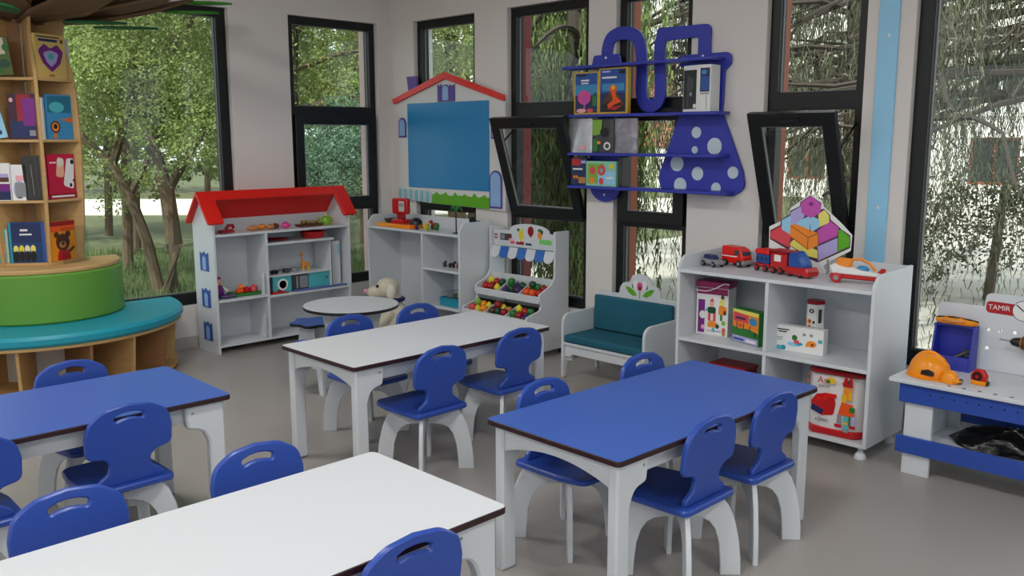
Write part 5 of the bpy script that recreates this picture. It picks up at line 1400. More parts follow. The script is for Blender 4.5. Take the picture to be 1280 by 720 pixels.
for nm, x0, x1, z in (('shelf', -4.12, -2.965, 1.968), ('shelf', -4.065, -2.915, 1.656), ('shelf', -4.065, -2.915, 1.408), ('shelf', -4.065, -2.875, 1.192)):
    obj(nm, MB().slab(rect(x0, x1, 4.575, yk - 0.0005, 0.006), 0.018, XY(z - 0.018), bev=0.002), BLUESHELF, FK)
dots = [(-3.144, 1.536, .034), (-3.014, 1.454, .05), (-3.152, 1.432, .022), (-3.279, 1.347, .048), (-3.127, 1.289, .041), (-3.251, 1.215, .046), (-2.882, 1.301, .036), (-2.994, 1.206, .033)]
for x, z, r in dots:
    obj('spot', MB().slab(circ(x, z, r, 22), 0.002, XZ(yk - 0.0022)), DOTW, FK)
for x, z in ((-3.858, 2.02), (-3.115, 1.985), (-3.855, 1.13)):
    obj('screw_cap', MB().slab(circ(x, z, 0.008, 12), 0.003, XZ(yk - 0.0033)), CARD, FK)
def kit(name, label, cat, x0, x1, y, z, h, d, m, shapes, rz=0, group=None):
    w = x1 - x0
    t = thing(name, label, cat, ((x0 + x1) / 2, y, z), rz, group)
    obj('box_body', MB().slab(rect(-w / 2, w / 2, 0, d), h, XY(0), bev=0.001), m, t)
    prints('front_print', t, (-w / 2, 0, 0), (1, 0, 0), (0, 0, 1), w, h, shapes)
    return t
Z2, Z3, Z4 = 1.6565, 1.4085, 1.1925
Y_ = mat('kit_yellow', (210, 170, 40), 0.4)
kit('science_kit', 'yellow framed kit box with a pink crystal tree, on the second flask shelf', 'box', -4.04, -3.832, 4.612, Z2, 0.272, 0.03, Y_,
    [(DEEPB, P_(.05, .95, .04, .97)), (SKYB, P_(.05, .95, .45, .97)), (MIDB, P_(.05, .95, .7, .97)), (PINK, circ(.42, .40, .27, 18, .17)), (MAGPR, circ(.45, .36, .12, 14, .10)), (MAGPR, P_(.40, .46, .10, .3)), (GREENP, P_(.76, .92, .2, .42)), (DGREEN, P_(.80, .94, .42, .5)), (LPINK, circ(.3, .09, .2, 12, .05)), (CORAL, circ(.66, .09, .14, 12, .05)), (CARD, P_(.28, .62, .78, .82)), (CARD, P_(.3, .6, .72, .75)), (BLACK, P_(.1, .5, .9, .95))])
kit('science_kit', 'yellow framed kit box with an erupting volcano, on the second flask shelf', 'box', -3.824, -3.588, 4.605, Z2, 0.288, 0.03, Y_,
    [(DEEPB, P_(.05, .93, .04, .97)), (MIDB, P_(.05, .93, .45, .97)), (SKYB, P_(.12, .88, .5, .66)), (BROWN, rp([(.06, .14), (.92, .14), (.72, .36), (.56, .52), (.42, .52), (.26, .36)], .02)), (BLACK, rp([(.1, .05), (.9, .05), (.9, .16), (.5, .3), (.1, .2)], .02)), (ORANGE2, circ(.5, .54, .13, 14, .09)), (YELLOW, circ(.5, .57, .06, 10, .05)), (ORANGE2, rp([(.42, .5), (.58, .5), (.62, .36), (.8, .26), (.55, .2), (.36, .12), (.3, .2), (.5, .3)], .02)), (REDP, rp([(.2, .12), (.6, .08), (.86, .2), (.6, .16)], .02)), (CARD, P_(.12, .62, .77, .81)), (LAV, P_(.12, .4, .9, .94)), (BLACK, P_(.7, .9, .86, .95))])
wbx = thing('window_carton', 'white carton with a dark photo side and a blue picture, on the second flask shelf', 'box', (-3.05, 4.592, Z2), radians(3))
obj('box_body', MB().slab([(-0.128, 0.03), (-0.018, 0.0), (0.072, 0.0), (0.072, 0.105), (-0.128, 0.105)], 0.268, XY(0), bev=0.001), CARD, wbx)
dvec = Vector((0.11, -0.03, 0)); 
prints('side_print', wbx, (-0.128, 0.03, 0), dvec.normalized(), (0, 0, 1), dvec.length, 0.268, [(BLACK, P_(.02, .96, .06, .9)), (DGREY, circ(.5, .6, .25, 12, .16)), (DGREY, P_(.3, .4, .1, .8)), (GREY, circ(.55, .38, .1, 10, .05)), (CARD, circ(.85, .12, .12, 10, .05))])
prints('front_print', wbx, (-0.018, 0, 0), (1, 0, 0), (0, 0, 1), 0.09, 0.268, [(DEEPB, P_(.22, .92, .42, .93)), (MIDB, P_(.3, .92, .45, .75)), (SKYB, circ(.5, .84, .2, 12, .05)), (GREY, P_(.25, .9, .37, .40)), (DGREY, P_(.7, .73, .05, .36))])
def pouch(label, x0, x1, z, h, m, shapes, k):
    w = x1 - x0
    t = thing('foil_pouch', label, 'pouch', ((x0 + x1) / 2, 4.605 + 0.002 * k, z), 0, 'foil pouches on the third flask shelf')
    mb = puff(w, 0.04, h, 8, 8)
    obj('pouch_film', mb, m, t, angle=70)
    if shapes: prints('front_print', t, (-w / 2, -0.0015, 0), (1, 0, 0), (0, 0, 1), w, h, shapes)
    return t
pouch('bright silver foil pouch at the left end of the third flask shelf', -4.085, -3.885, Z3, 0.222, SILVER, [(LPINK, circ(.62, .16, .16, 12, .06))], 0)
pouch('green and black printed pouch between the two silver pouches', -3.878, -3.706, Z3, 0.218, DGREY, [(LGREEN, rp([(.03, .5), (.45, .55), (.5, .97), (.03, .97)], .05)), (BLACK, circ(.6, .6, .2, 12, .14)), (GREENP, P_(.05, .3, .05, .4)), (ORPR, circ(.35, .3, .1, 10, .05)), (CARD, circ(.75, .2, .17, 14, .12)), (DGREY, circ(.75, .2, .1, 14, .07))], 1)
pouch('grey mottled silver pouch, right of the green printed one', -3.70, -3.525, Z3, 0.218, mat('silver_film_mottled', (150, 148, 158), 0.35, noise=0.5, scale=25, metal=0.5, bump=0.5), [], 2)
kit('card_game', 'dark navy game box with red corners at the left end of the lowest flask shelf', 'box', -4.058, -3.925, 4.61, Z4, 0.182, 0.05, DEEPB,
    [(REDP, P_(.05, .6, .72, .96)), (CARD, P_(.1, .75, .56, .62)), (BROWN, circ(.3, .3, .2, 12, .12)), (ORPR, circ(.22, .3, .07, 8, .06)), (ORPR, circ(.4, .3, .07, 8, .06)), (TAN, P_(.5, .95, .08, .3)), (LAV, P_(.65, .95, .8, .9))])
kit('board_game', 'mint green game box with red round flowers, on the lowest flask shelf', 'box', -3.918, -3.668, 4.60, Z4, 0.162, 0.045, mat('mint_card', (140, 205, 180), 0.45),
    [(LGREEN, P_(.05, .6, .1, .9)), (SKYP, P_(.4, .97, .08, .6)), (CORAL, circ(.22, .62, .1, 14, .16)), (CORAL, circ(.52, .64, .14, 14, .22)), (TEALP, circ(.52, .64, .05, 10, .08)), (REDPR, circ(.52, .2, .08, 12, .14)), (ORPR, circ(.2, .22, .09, 12, .14)), (CARD, P_(.68, .9, .3, .38)), (LEMON, circ(.85, .8, .08, 10, .1))])
kit('dark_book', 'black box standing edge on beside the mint green game box', 'box', -3.655, -3.625, 4.61, Z4, 0.19, 0.09, BLACK, [(DGREY, P_(.2, .8, .1, .9))])

# ------------------------------------------------------------------ doll house shelf on the left wall (front faces +x)
DH = thing('dollhouse_shelf', 'white doll house shelf with a red roof by the large left window', 'shelf', (-5.845, 2.915, 0), pi / 2)
HW, HD = 1.135, 0.30
gab = rp([(0, 0), (HD, 0), (HD, 0.945), (HD * .5, 1.098), (0, 0.925)], [0.002, 0.002, 0.01, 0.01, 0.01])
for x0 in (0, HW - 0.018):
    obj('side_panel', MB().slab(gab, 0.018, YZ(x0), bev=0.0015), WHITE, DH)
def roofmap(e, z0, y0, z1, y1, off):
    d = Vector((0, y1 - y0, z1 - z0)); L_ = d.length; d.normalize(); n = Vector((0, -d.z, d.y)) if e else Vector((0, d.z, -d.y))
    return lambda u, v, w: (u, y0 + d.y * v + n.y * (w + off), z0 + d.z * v + n.z * (w + off)), L_
fm, L_ = roofmap(True, 0.915, -0.018, 1.128, 0.15, 0.004)
fr_ = rp([(-0.045, 0), (0.075, 0), (0.075, L_ - 0.075), (HW - 0.075, L_ - 0.075), (HW - 0.075, 0), (HW + 0.045, 0), (HW + 0.045, L_), (-0.045, L_)], [0.015, 0.015, 0.02, 0.02, 0.015, 0.015, 0.004, 0.004], 5)
obj('roof_front', MB().slab(fr_, 0.02, fm, bev=0.003), RED, DH)
fm2, L2 = roofmap(False, 0.925, HD + 0.022, 1.128, 0.152, 0.004)
obj('roof_rear', MB().slab(rect(-0.045, HW + 0.045, 0, L2, 0.01), 0.018, lambda u, v, w: fm2(u, v, -w - 0.008), bev=0.002), RED, DH)
obj('back_panel', MB().box(0.0185, HW - 0.0185, HD - 0.012, HD - 0.002, 0.048, 0.93), WHITE, DH)
def hshelf(x0, x1, z, d0=0.003):
    obj('shelf', MB().slab(rect(x0, x1, d0, HD - 0.0125), 0.016, XY(z - 0.016), bev=0.0012), WHITE, DH)
hshelf(0.0185, HW - 0.0185, 0.845)
hshelf(0.0185, HW - 0.0185, 0.062)
hshelf(0.0185, 0.403, 0.383)
hshelf(0.4215, HW - 0.0185, 0.372)
hshelf(0.4215, 0.985, 0.755)
obj('divider', MB().box(0.4035, 0.421, 0.004, HD - 0.0125, 0.0625, 0.8285), WHITE, DH)
obj('rail_slat', MB().box(0.368, 0.384, 0.01, 0.022, 0.384, 0.545), WHITE, DH)
obj('rail_slat', MB().box(0.368, 0.384, 0.01, 0.022, 0.063, 0.24), WHITE, DH)
for z0 in (0.085, 0.325, 0.585):
    w0 = 0.095
    fr_w = obj('play_window', MB().slab(rp([(0.08, z0), (0.205, z0), (0.205, z0 + 0.135), (0.175, z0 + 0.118), (0.1425, z0 + 0.14), (0.11, z0 + 0.118), (0.08, z0 + 0.135)], 0.003, 2), 0.003, YZ(-0.0035)), SHUT, DH)
    obj('pane', MB().slab([(0.118, z0 + 0.008), (0.167, z0 + 0.008), (0.167, z0 + 0.09), (0.1425, z0 + 0.11), (0.118, z0 + 0.09)], 0.001, YZ(-0.0048)), LBLUE, fr_w)
def in_house(lx, ly, z):   # a point in front-facing house coordinates to the room
    return (-5.845 - ly, 2.915 + lx, z)
def hthing(name, label, cat, lx, ly, z, rz=0, group=None):
    return thing(name, label, cat, in_house(lx, ly, z), pi / 2 + rz, group)
# toy kitchen set into the house
tk = hthing('toy_kitchen', 'white and teal toy kitchen set inside the doll house shelf', 'toy kitchen', 0.43, 0.05, 0.3725)
obj('counter', MB().slab(rect(0, 0.535, -0.012, 0.2), 0.012, XY(0.125), bev=0.001), WHITE, tk)
ws_ = obj('washer_front', MB().box(0.045, 0.20, 0, 0.012, 0.006, 0.1245), TEALP, tk)
obj('porthole', MB().lathe([(0.043, -0.004), (0.043, 0.0), (0.03, 0.0), (0.03, -0.004)], 20, (0.125, 0, 0.062), 'y'), CARD, ws_)
obj('porthole_glass', MB().lathe([(0.03, -0.002), (0.0, -0.002)], 20, (0.125, 0, 0.062), 'y'), DGREY, ws_)
ov = obj('oven_front', MB().box(0.205, 0.345, 0, 0.012, 0.006, 0.1245), DGREY, tk)
obj('oven_handle', MB().box(0.24, 0.252, -0.008, -0.0005, 0.02, 0.11), GREY, ov)
obj('oven_panel', MB().box(0.27, 0.34, -0.004, -0.0005, 0.02, 0.11), GREY, ov)
cdr = obj('cabinet_door', MB().box(0.35, 0.53, 0, 0.012, 0.006, 0.1245), TEALP, tk)
obj('knob', MB().ball((0.505, -0.006, 0.08), 0.009), DGREY, cdr)
obj('end_board', MB().box(0.536, 0.55, -0.012, 0.2, 0.0, 0.36), WHITE, tk)
obj('end_edge', MB().box(0.5505, 0.556, -0.012, 0.2, 0.0, 0.36), EDGE, tk)
fg = obj('fridge_door', MB().slab(rect(0.565, 0.66, 0.005, 0.345, 0.008), 0.015, XZ(0.03), bev=0.003), WHITE, tk)
obj('handle', MB().box(0.636, 0.646, 0.018, 0.0295, 0.24, 0.32), SKYP, fg)
# small toys in the house
def bowl(label, lx, ly, z, r, h, m, group=None, name='toy_bowl'):
    t = hthing(name, label, 'bowl', lx, ly, z, 0, group)
    obj('bowl_body', MB().lathe([(0.001, 0), (r * .75, 0), (r, h), (r * .93, h), (r * .7, h * .15), (0.001, h * .12)], 20), m, t)
    return t
tp_ = hthing('toy_telephone', 'small dark red toy telephone on the left of the doll house attic', 'toy telephone', 0.155, 0.10, 0.8455)
obj('base', MB().slab(rp([(-0.055, 0), (0.055, 0), (0.04, 0.025), (-0.045, 0.02)], 0.006), 0.06, XZ(-0.03), bev=0.004), DRED, tp_)
obj('handset', MB().tube([(-0.005, 0, 0.026), (0.015, 0, 0.05), (0.05, 0, 0.05), (0.055, 0, 0.028)], 0.012, 8), DRED, tp_)
for k, (lx, m, w) in enumerate(((0.36, TAN, 'long tan'), (0.44, ORPR, 'orange'), (0.50, TAN, 'tall tan'), (0.56, BROWN, 'brown'))):
    t = hthing('toy_bread', '%s toy bread in the middle of the doll house attic' % w, 'toy food', lx, 0.09 + 0.03 * (k % 2), 0.8455, 0.3 * k, 'toy breads in the doll house attic')
    obj('loaf', MB().ball((0, 0, 0.02), (0.055 - 0.006 * k, 0.026, 0.02), 14, 8), m, t)
    obj('crust_mark', MB().tube([(-0.02, -0.012, 0.036), (0.02, 0.012, 0.036)], 0.004, 6), BROWN if m is not BROWN else TAN, t)
pk_ = hthing('toy_purse', 'small pink toy purse beside the toy breads', 'toy purse', 0.625, 0.09, 0.8455)
obj('pouch', MB().ball((0, 0, 0.022), (0.04, 0.025, 0.022)), PINK, pk_)
obj('clasp', MB().tube([(-0.02, 0, 0.04), (0, 0, 0.05), (0.02, 0, 0.04)], 0.004, 6), MAGPR, pk_)
ct = hthing('fruit_tray', 'dark tray of small brown toy eggs in the doll house attic', 'tray', 0.83, 0.10, 0.8455)
obj('tray_body', MB().slab(rp([(-0.09, 0), (0.09, 0), (0.1, 0.018), (-0.1, 0.018)], 0.004), 0.09, XZ(-0.045), bev=0.003), BROWN, ct)
for k in range(6):
    e = thing('toy_egg', ('first', 'second', 'third', 'fourth')[k % 4] + ' olive toy egg from the left in the %s row of the dark attic tray' % ('front', 'back')[k // 4], 'toy food', in_house(0.775 + 0.04 * (k % 4) + 0.012 * (k // 4), 0.085 + 0.035 * (k // 4), 0.8640), 0, 'toy eggs in the dark tray')
    obj('shell', MB().ball((0, 0, 0.014), (0.018, 0.018, 0.014), 10, 6), mat('olive_egg', (128, 112, 60), 0.5), e)
tpot = hthing('toy_teapot', 'green and yellow toy teapot at the right of the doll house attic', 'toy teapot', 0.985, 0.10, 0.8455)
obj('pot', MB().lathe([(0.001, 0), (0.035, 0.002), (0.048, 0.03), (0.036, 0.06), (0.015, 0.07), (0.001, 0.072)], 18), LGREEN, tpot)
obj('lid_knob', MB().ball((0, 0, 0.078), 0.01), LEMON, tpot)
obj('spout', MB().tube([(-0.04, 0, 0.03), (-0.06, 0, 0.05), (-0.066, 0, 0.066)], [0.012, 0.009, 0.006], 8), LGREEN, tpot)
obj('handle', MB().tube([(0.036, 0, 0.058), (0.066, 0, 0.05), (0.062, 0, 0.022), (0.044, 0, 0.016)], 0.006, 8), LEMON, tpot)
bowl('wide red toy bowl on the upper right shelf of the doll house', 0.875, 0.12, 0.7555, 0.10, 0.05, REDP)
pt = hthing('red_plate', 'flat dark red toy plate on the upper right shelf of the doll house', 'plate', 0.56, 0.12, 0.7555)
obj('plate_body', MB().lathe([(0.001, 0), (0.07, 0), (0.1, 0.016), (0.094, 0.018), (0.066, 0.005), (0.001, 0.004)], 22, squash=(1, .8)), DRED, pt)
for k, (lx, m, w, h) in enumerate(((0.465, TAN, 'tan', 0.04), (0.53, BLACK, 'black', 0.04), (0.63, DGREY, 'dark grey', 0.045), (0.70, GREY, 'light grey', 0.05))):
    t = hthing('toy_pot', '%s toy cooking pot on the toy kitchen counter' % w, 'toy pot', lx, 0.12, 0.5102, 0, 'toy pots on the toy kitchen counter')
    obj('pot_body', MB().lathe([(0.001, 0), (0.028, 0), (0.03, h * .6), (0.026, h * .6), (0.024, 0.004), (0.001, 0.003)], 16), m, t)
    obj('handle', MB().tube([(0.028, 0, h * .5), (0.055, 0, h * .55)], 0.004, 6), m, t)
gf = hthing('toy_giraffe', 'orange yellow toy giraffe on the toy kitchen counter', 'toy animal', 0.80, 0.12, 0.5102, pi)
obj('torso', MB().ball((0, 0, 0.045), (0.035, 0.018, 0.018), 12, 8), ORPR, gf)
obj('neck', MB().tube([(0.02, 0, 0.05), (0.03, 0, 0.09), (0.028, 0, 0.125)], [0.013, 0.01, 0.008], 8), ORPR, gf)
obj('head', MB().ball((0.04, 0, 0.128), (0.02, 0.01, 0.01), 10, 6), ORPR, gf)
for x in (-0.022, 0.022):
    for y in (-0.009, 0.009):
        obj('leg', MB().tube([(x, y, 0), (x, y, 0.04)], 0.006, 6), YELLOW, gf)
dl = hthing('rag_doll', 'purple and white rag doll slumped in the left middle compartment', 'doll', 0.075, 0.11, 0.3835)
obj('torso', MB().ball((0, 0, 0.05), (0.04, 0.03, 0.05)), VIOLET, dl)
obj('head', MB().ball((-0.01, -0.01, 0.12), 0.03), FLESH, dl)
obj('hair', MB().ball((-0.015, 0.0, 0.135), (0.036, 0.034, 0.028)), MAGENTA, dl)
for s in (-1, 1):
    obj('leg', MB().tube([(s * 0.02, -0.01, 0.02), (0.03 + s * 0.03, -0.05, 0.015), (0.07 + s * 0.02, -0.07, 0.014)], 0.013, 8), GRAPE, dl)
    obj('arm', MB().tube([(s * 0.035, 0, 0.075), (s * 0.06, -0.02, 0.045)], 0.01, 8), CARD, dl)
bs_ = hthing('toy_basket', 'green toy basket base in the left middle compartment', 'toy basket', 0.285, 0.12, 0.3835)
obj('base', MB().slab(rect(-0.11, 0.10, -0.07, 0.08, 0.02), 0.022, XY(0), bev=0.004), GREENP, bs_)
for k, (x, m, w) in enumerate(((-0.06, ORANGE2, 'orange'), (0.0, REDP, 'red'), (0.055, CORAL, 'coral'), (-0.02, ORPR, 'pale orange'))):
    t = hthing('toy_block', '%s toy block on the green toy basket base' % w, 'toy block', 0.285 + x, 0.09 + 0.05 * (k == 3), 0.4060, 0.4 * k, 'toy blocks on the green base')
    obj('block', MB().slab(rect(-0.026, 0.026, -0.022, 0.022, 0.008), 0.03 + 0.006 * k, XY(0), bev=0.006), m, t)
    obj('knob', MB().lathe([(0.01, 0), (0.01, 0.008), (0.001, 0.009)], 10, (0, 0, 0.0301 + 0.006 * k)), m, t)
rc = hthing('red_cloth', 'crumpled red toy cloth on the right middle shelf of the doll house', 'cloth', 0.51, 0.06, 0.3728)
mbc = MB(); vv = []; ff = []
for j in range(7):
    for i in range(15):
        vv.append((-0.08 + 0.16 * i / 14, -0.035 + 0.07 * j / 6, 0.004 + 0.02 * abs(sin(i * 1.3 + j * .8)) * sin(pi * j / 6) * sin(pi * i / 14)))
for j in range(6):
    for i in range(14):
        ff.append((j * 15 + i, j * 15 + i + 1, (j + 1) * 15 + i + 1, (j + 1) * 15 + i))
rco = obj('fabric', mbc.add(vv, ff), REDP, rc)
rco.modifiers.new('thickness', 'SOLIDIFY').thickness = 0.003
obj('knot', MB().ball((0.02, 0, 0.02), (0.03, 0.015, 0.012)), DRED, rc)
bm2 = hthing('blue_mat', 'long blue play mat strip along the right middle shelf of the doll house', 'mat', 0.86, 0.024, 0.3725)
obj('strip', MB().slab(rect(-0.23, 0.24, -0.018, 0.012, 0.008), 0.014, XY(0), bev=0.003), mat('muted_blue', (88, 106, 170), 0.5), bm2)

# ------------------------------------------------------------------ round table with flower stool
rt_ = thing('round_table', 'small round white play table with a dark edge', 'table', (-4.72, 3.26, 0))
TZ = 0.465
obj('tabletop', MB().slab(circ(0, 0, 0.30, 56), 0.018, XY(TZ - 0.0195), bev=0.002), BLACKEDGE, rt_)
obj('laminate', MB().slab(circ(0, 0, 0.2985, 56), 0.0016, XY(TZ - 0.0013)), WHITE, rt_)
legp = [(-0.21, 0), (-0.15, 0), (-0.10, 0.25), (-0.06, 0.32), (0.06, 0.32), (0.10, 0.25), (0.15, 0), (0.21, 0), (0.17, 0.30), (0.20, TZ - 0.02), (-0.20, TZ - 0.02), (-0.17, 0.30)]
def xbase(par, poly, t, m, name='leg_board', gap=0.3, zg0=0, zg1=1):
    for k, ang in enumerate((radians(40), radians(130))):
        c_, s_ = cos(ang), sin(ang)
        if k == 0:
            obj(name, MB().slab(poly, t, lambda u, v, w: (c_ * u - s_ * (w - t / 2), s_ * u + c_ * (w - t / 2), v), bev=0.0015), m, par)
        else:
            for sg in (-1, 1):
                hp = []
                n = len(poly)
                for i in range(n):     # clip the polygon against the first board
                    a, b = poly[i], poly[(i + 1) % n]
                    e = t / 2 + 0.0008
                    ina, inb = a[0] * sg >= e, b[0] * sg >= e
                    if ina: hp.append(a)
                    if ina != inb:
                        q = (sg * e - a[0]) / (b[0] - a[0]); hp.append((sg * e, a[1] + (b[1] - a[1]) * q))
                obj(name, MB().slab(hp, t, lambda u, v, w: (c_ * u - s_ * (w - t / 2), s_ * u + c_ * (w - t / 2), v), bev=0.0015), m, par)
xbase(rt_, legp, 0.018, WHITE)
def stool(label, x, y, rz):
    s = thing('flower_stool', label, 'stool', (x, y, 0), rz)
    H = 0.29
    fl_ = [((0.15 + 0.018 * cos(6 * a)) * cos(a), (0.15 + 0.018 * cos(6 * a)) * sin(a)) for a in [2 * pi * k / 72 for k in range(72)]]
    obj('seat_edge', MB().slab(fl_, 0.018, XY(H - 0.0195), bev=0.002), BLACKEDGE, s)
    obj('seat', MB().slab([(u * .988, v * .988) for u, v in fl_], 0.0016, XY(H - 0.0013)), BLUETOP, s)
    lp = [(-0.125, 0), (-0.085, 0), (-0.06, 0.15), (0.06, 0.15), (0.085, 0), (0.125, 0), (0.10, H - 0.02), (-0.10, H - 0.02)]
    xbase(s, lp, 0.018, WHITE)
    return s
st1 = stool('blue flower shaped stool between the round table and the doll house', -5.165, 3.27, 0.2)
st1['group'] = 'blue flower stools at the round table'
dup(st1, (-4.57, 2.86, 0), 0.9, 'blue flower shaped stool tucked behind the far white table', 'blue flower stools at the round table')

# ------------------------------------------------------------------ plush dog on the floor
pd = thing('plush_dog', 'cream plush dog with a dark scarf sitting on the floor under the corner shelf unit', 'plush toy', (-5.385, 4.13, 0), radians(-128))
pd.scale = (1.28, 1.28, 1.2)
# x forward for the dog after rotation
body = MB()
body.ball((0, 0, 0.12), (0.085, 0.10, 0.12), 18, 12).ball((0.02, 0, 0.25), (0.055, 0.06, 0.06), 16, 10)
body.ball((0.05, 0, 0.325), (0.072, 0.07, 0.068), 18, 12).ball((0.12, 0, 0.300), (0.055, 0.046, 0.042), 16, 10)
for s in (-1, 1):
    body.tube([(0.02, s * 0.07, 0.05), (0.10, s * 0.085, 0.042), (0.19, s * 0.09, 0.04)], [0.05, 0.045, 0.04], 12)
    body.ball((0.20, s * 0.09, 0.046), (0.035, 0.04, 0.044), 14, 8)
    body.tube([(0.03, s * 0.075, 0.19), (0.09, s * 0.09, 0.12), (0.12, s * 0.08, 0.08)], [0.034, 0.032, 0.03], 12)
bo = obj('body', body, PLUSH, pd)
rm = bo.modifiers.new('merge', 'REMESH'); rm.mode = 'VOXEL'; rm.voxel_size = 0.008; rm.use_smooth_shade = True
sm_ = bo.modifiers.new('soften', 'SMOOTH'); sm_.iterations = 6; sm_.factor = 0.6
for s in (-1, 1):
    obj('ear', MB().ball((0.03, s * 0.078, 0.315), (0.03, 0.016, 0.05), 12, 8), PLUSH2, pd)
    obj('eye', MB().ball((0.108, s * 0.042, 0.345), 0.010, 10, 6), BLACK, pd)
obj('nose', MB().ball((0.175, 0, 0.308), (0.016, 0.022, 0.016), 10, 6), LPINK, pd)
obj('scarf', MB().tube([(0.07 * cos(a) + 0.03, 0.066 * sin(a), 0.255) for a in [2 * pi * k / 20 for k in range(21)]], 0.014, 8), DEEPB, pd)

# ------------------------------------------------------------------ round reading bench and tree bookcase against the large left window
RX, RY = -6.195, 1.90
def half(r, n=40, x0=0.003, cr=0.03):
    pts = [(x0, -r)] + [(max(x0, r * cos(-pi / 2 + pi * k / n)), r * sin(-pi / 2 + pi * k / n)) for k in range(1, n)] + [(x0, r)]
    return pts
rb = thing('round_bench', 'half round plywood bench with a turquoise seat pad and green drum in the left window', 'bench', (RX, RY, 0))
obj('base_board', MB().slab(half(0.80), 0.022, XY(0.012), bev=0.003), WOOD, rb)
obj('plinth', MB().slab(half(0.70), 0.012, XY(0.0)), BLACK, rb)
for a in (-84, -56, -28, 0, 20, 42, 62, 84):
    t_ = radians(a); c_, s_ = cos(t_), sin(t_)
    obj('divider', MB().slab([(0.36, 0.0345), (0.775, 0.0345), (0.80, 0.318), (0.36, 0.318)], 0.018, lambda u, v, w: (max(0.004, c_ * u - s_ * (w - 0.009)), s_ * u + c_ * (w - 0.009), v), bev=0.0015), WOOD if a % 3 else WOODD, rb)
obj('inner_board', MB().slab(half(0.36) , 0.283, XY(0.0345)), WHITE2, rb)
obj('seat_board', MB().slab(half(0.835), 0.018, XY(0.3185), bev=0.003), WOOD, rb)
obj('seat_pad', MB().slab(half(0.848), 0.066, XY(0.337), bev=0.018), TURQ, rb)
obj('drum_pad', MB().slab(half(0.487), 0.302, XY(0.4035), bev=0.012), GREENV, rb)
obj('top_board', MB().slab(half(0.478), 0.028, XY(0.706), bev=0.006), WOOD, rb)

tc = thing('tree_bookcase', 'plywood bookcase shaped like a tree with brown boughs and green leaves', 'bookcase', (RX, RY, 0.7345))
ANG = [-86, -62, -4, 53, 86]
PROF = [(0.0, 0.275), (0.27, 0.298), (0.63, 0.312), (0.9, 0.312), (1.13, 0.300), (1.28, 0.268), (1.38, 0.250), (1.47, 0.262), (1.55, 0.31), (1.62, 0.40), (1.69, 0.52)]
def rad_at(z):
    for (z0, r0), (z1, r1) in zip(PROF, PROF[1:]):
        if z <= z1: return r0 + (r1 - r0) * max(0, z - z0) / (z1 - z0)
    return PROF[-1][1]
fine = smooth_path([(r, z) for z, r in PROF], 3)
for a in ANG:
    t_ = radians(a); c_, s_ = cos(t_), sin(t_)
    poly = [(0.05, 0.0)] + fine + [(0.40, 1.69), (0.25, 1.60), (0.05, 1.56)]
    obj('upright', MB().slab(poly, 0.02, lambda u, v, w: (max(0.003, c_ * u - s_ * (w - 0.01)), s_ * u + c_ * (w - 0.01), v), bev=0.002), WOOD, tc)
SHZ = [0.0005, 0.385, 0.750, 1.115]
def polar(a, r): return (max(0.004, r * cos(radians(a))), r * sin(radians(a)))
for k in range(4):
    a0, a1 = ANG[k], ANG[k + 1]
    ins = 1.9
    for z in SHZ:
        r = rad_at(z) - 0.006
        da = math.degrees(0.011 / r); db = math.degrees(0.011 / 0.07)
        quad = [polar(a0 + db, 0.07), polar(a0 + da, r), polar(a1 - da, r), polar(a1 - db, 0.07)] if k in (1, 2) else [polar(a0 + da * 1.5, 0.15), polar(a0 + da, r), polar(a1 - da, r), polar(a1 - da * 1.5, 0.15)]
        obj('shelf', MB().slab(quad, 0.016, XY(z), bev=0.001), WOOD, tc)
    q2 = [polar(a0 + 10, 0.10), polar(a1 - 10, 0.10)] if k in (1, 2) else [polar(a0 + 5, 0.16), polar(a1 - 5, 0.16)]
    d = (Vector(q2[1]) - Vector(q2[0])); n_ = Vector((d.y, -d.x)).normalized() * -0.008
    obj('back_board', MB().slab([q2[0], q2[1], tuple(Vector(q2[1]) + n_), tuple(Vector(q2[0]) + n_)], 1.5, XY(0.02)), WOODD, tc)
# boughs: overlapping brown boards spreading outward and up, tipped with green leaf boards
for i, (a, r1, w, z0, tilt, m) in enumerate([(-72, 0.95, 0.27, 1.46, 0.20, BROWNB), (-30, 1.0, 0.30, 1.475, 0.17, BROWNB), (12, 1.0, 0.30, 1.46, 0.16, BROWNB), (48, 1.0, 0.28, 1.475, 0.17, BROWNB), (76, 1.05, 0.24, 1.455, 0.20, BROWNB),
                                              (-50, 1.05, 0.30, 1.53, 0.20, BROWNB), (-8, 1.05, 0.30, 1.53, 0.18, BROWNB), (32, 1.1, 0.30, 1.53, 0.19, BROWNB), (64, 1.12, 0.26, 1.53, 0.20, BROWNB)]):
    t_ = radians(a); c_, s_ = cos(t_), sin(t_)
    o_ = rp([(0.06, -0.05), (0.45, -w * .62), (r1 * .8, -w * .5), (r1, -0.03), (r1, 0.03), (r1 * .8, w * .5), (0.45, w * .62), (0.06, 0.05)], [0.01, 0.1, 0.1, 0.03, 0.03, 0.1, 0.1, 0.01], 4)
    obj('bough', MB().slab(o_, 0.018, lambda u, v, w_: (max(0.003, c_ * u - s_ * v), s_ * u + c_ * v, z0 + tilt * u * u / 1.0 + w_ + 0.05 * v), bev=0.003), m, tc)
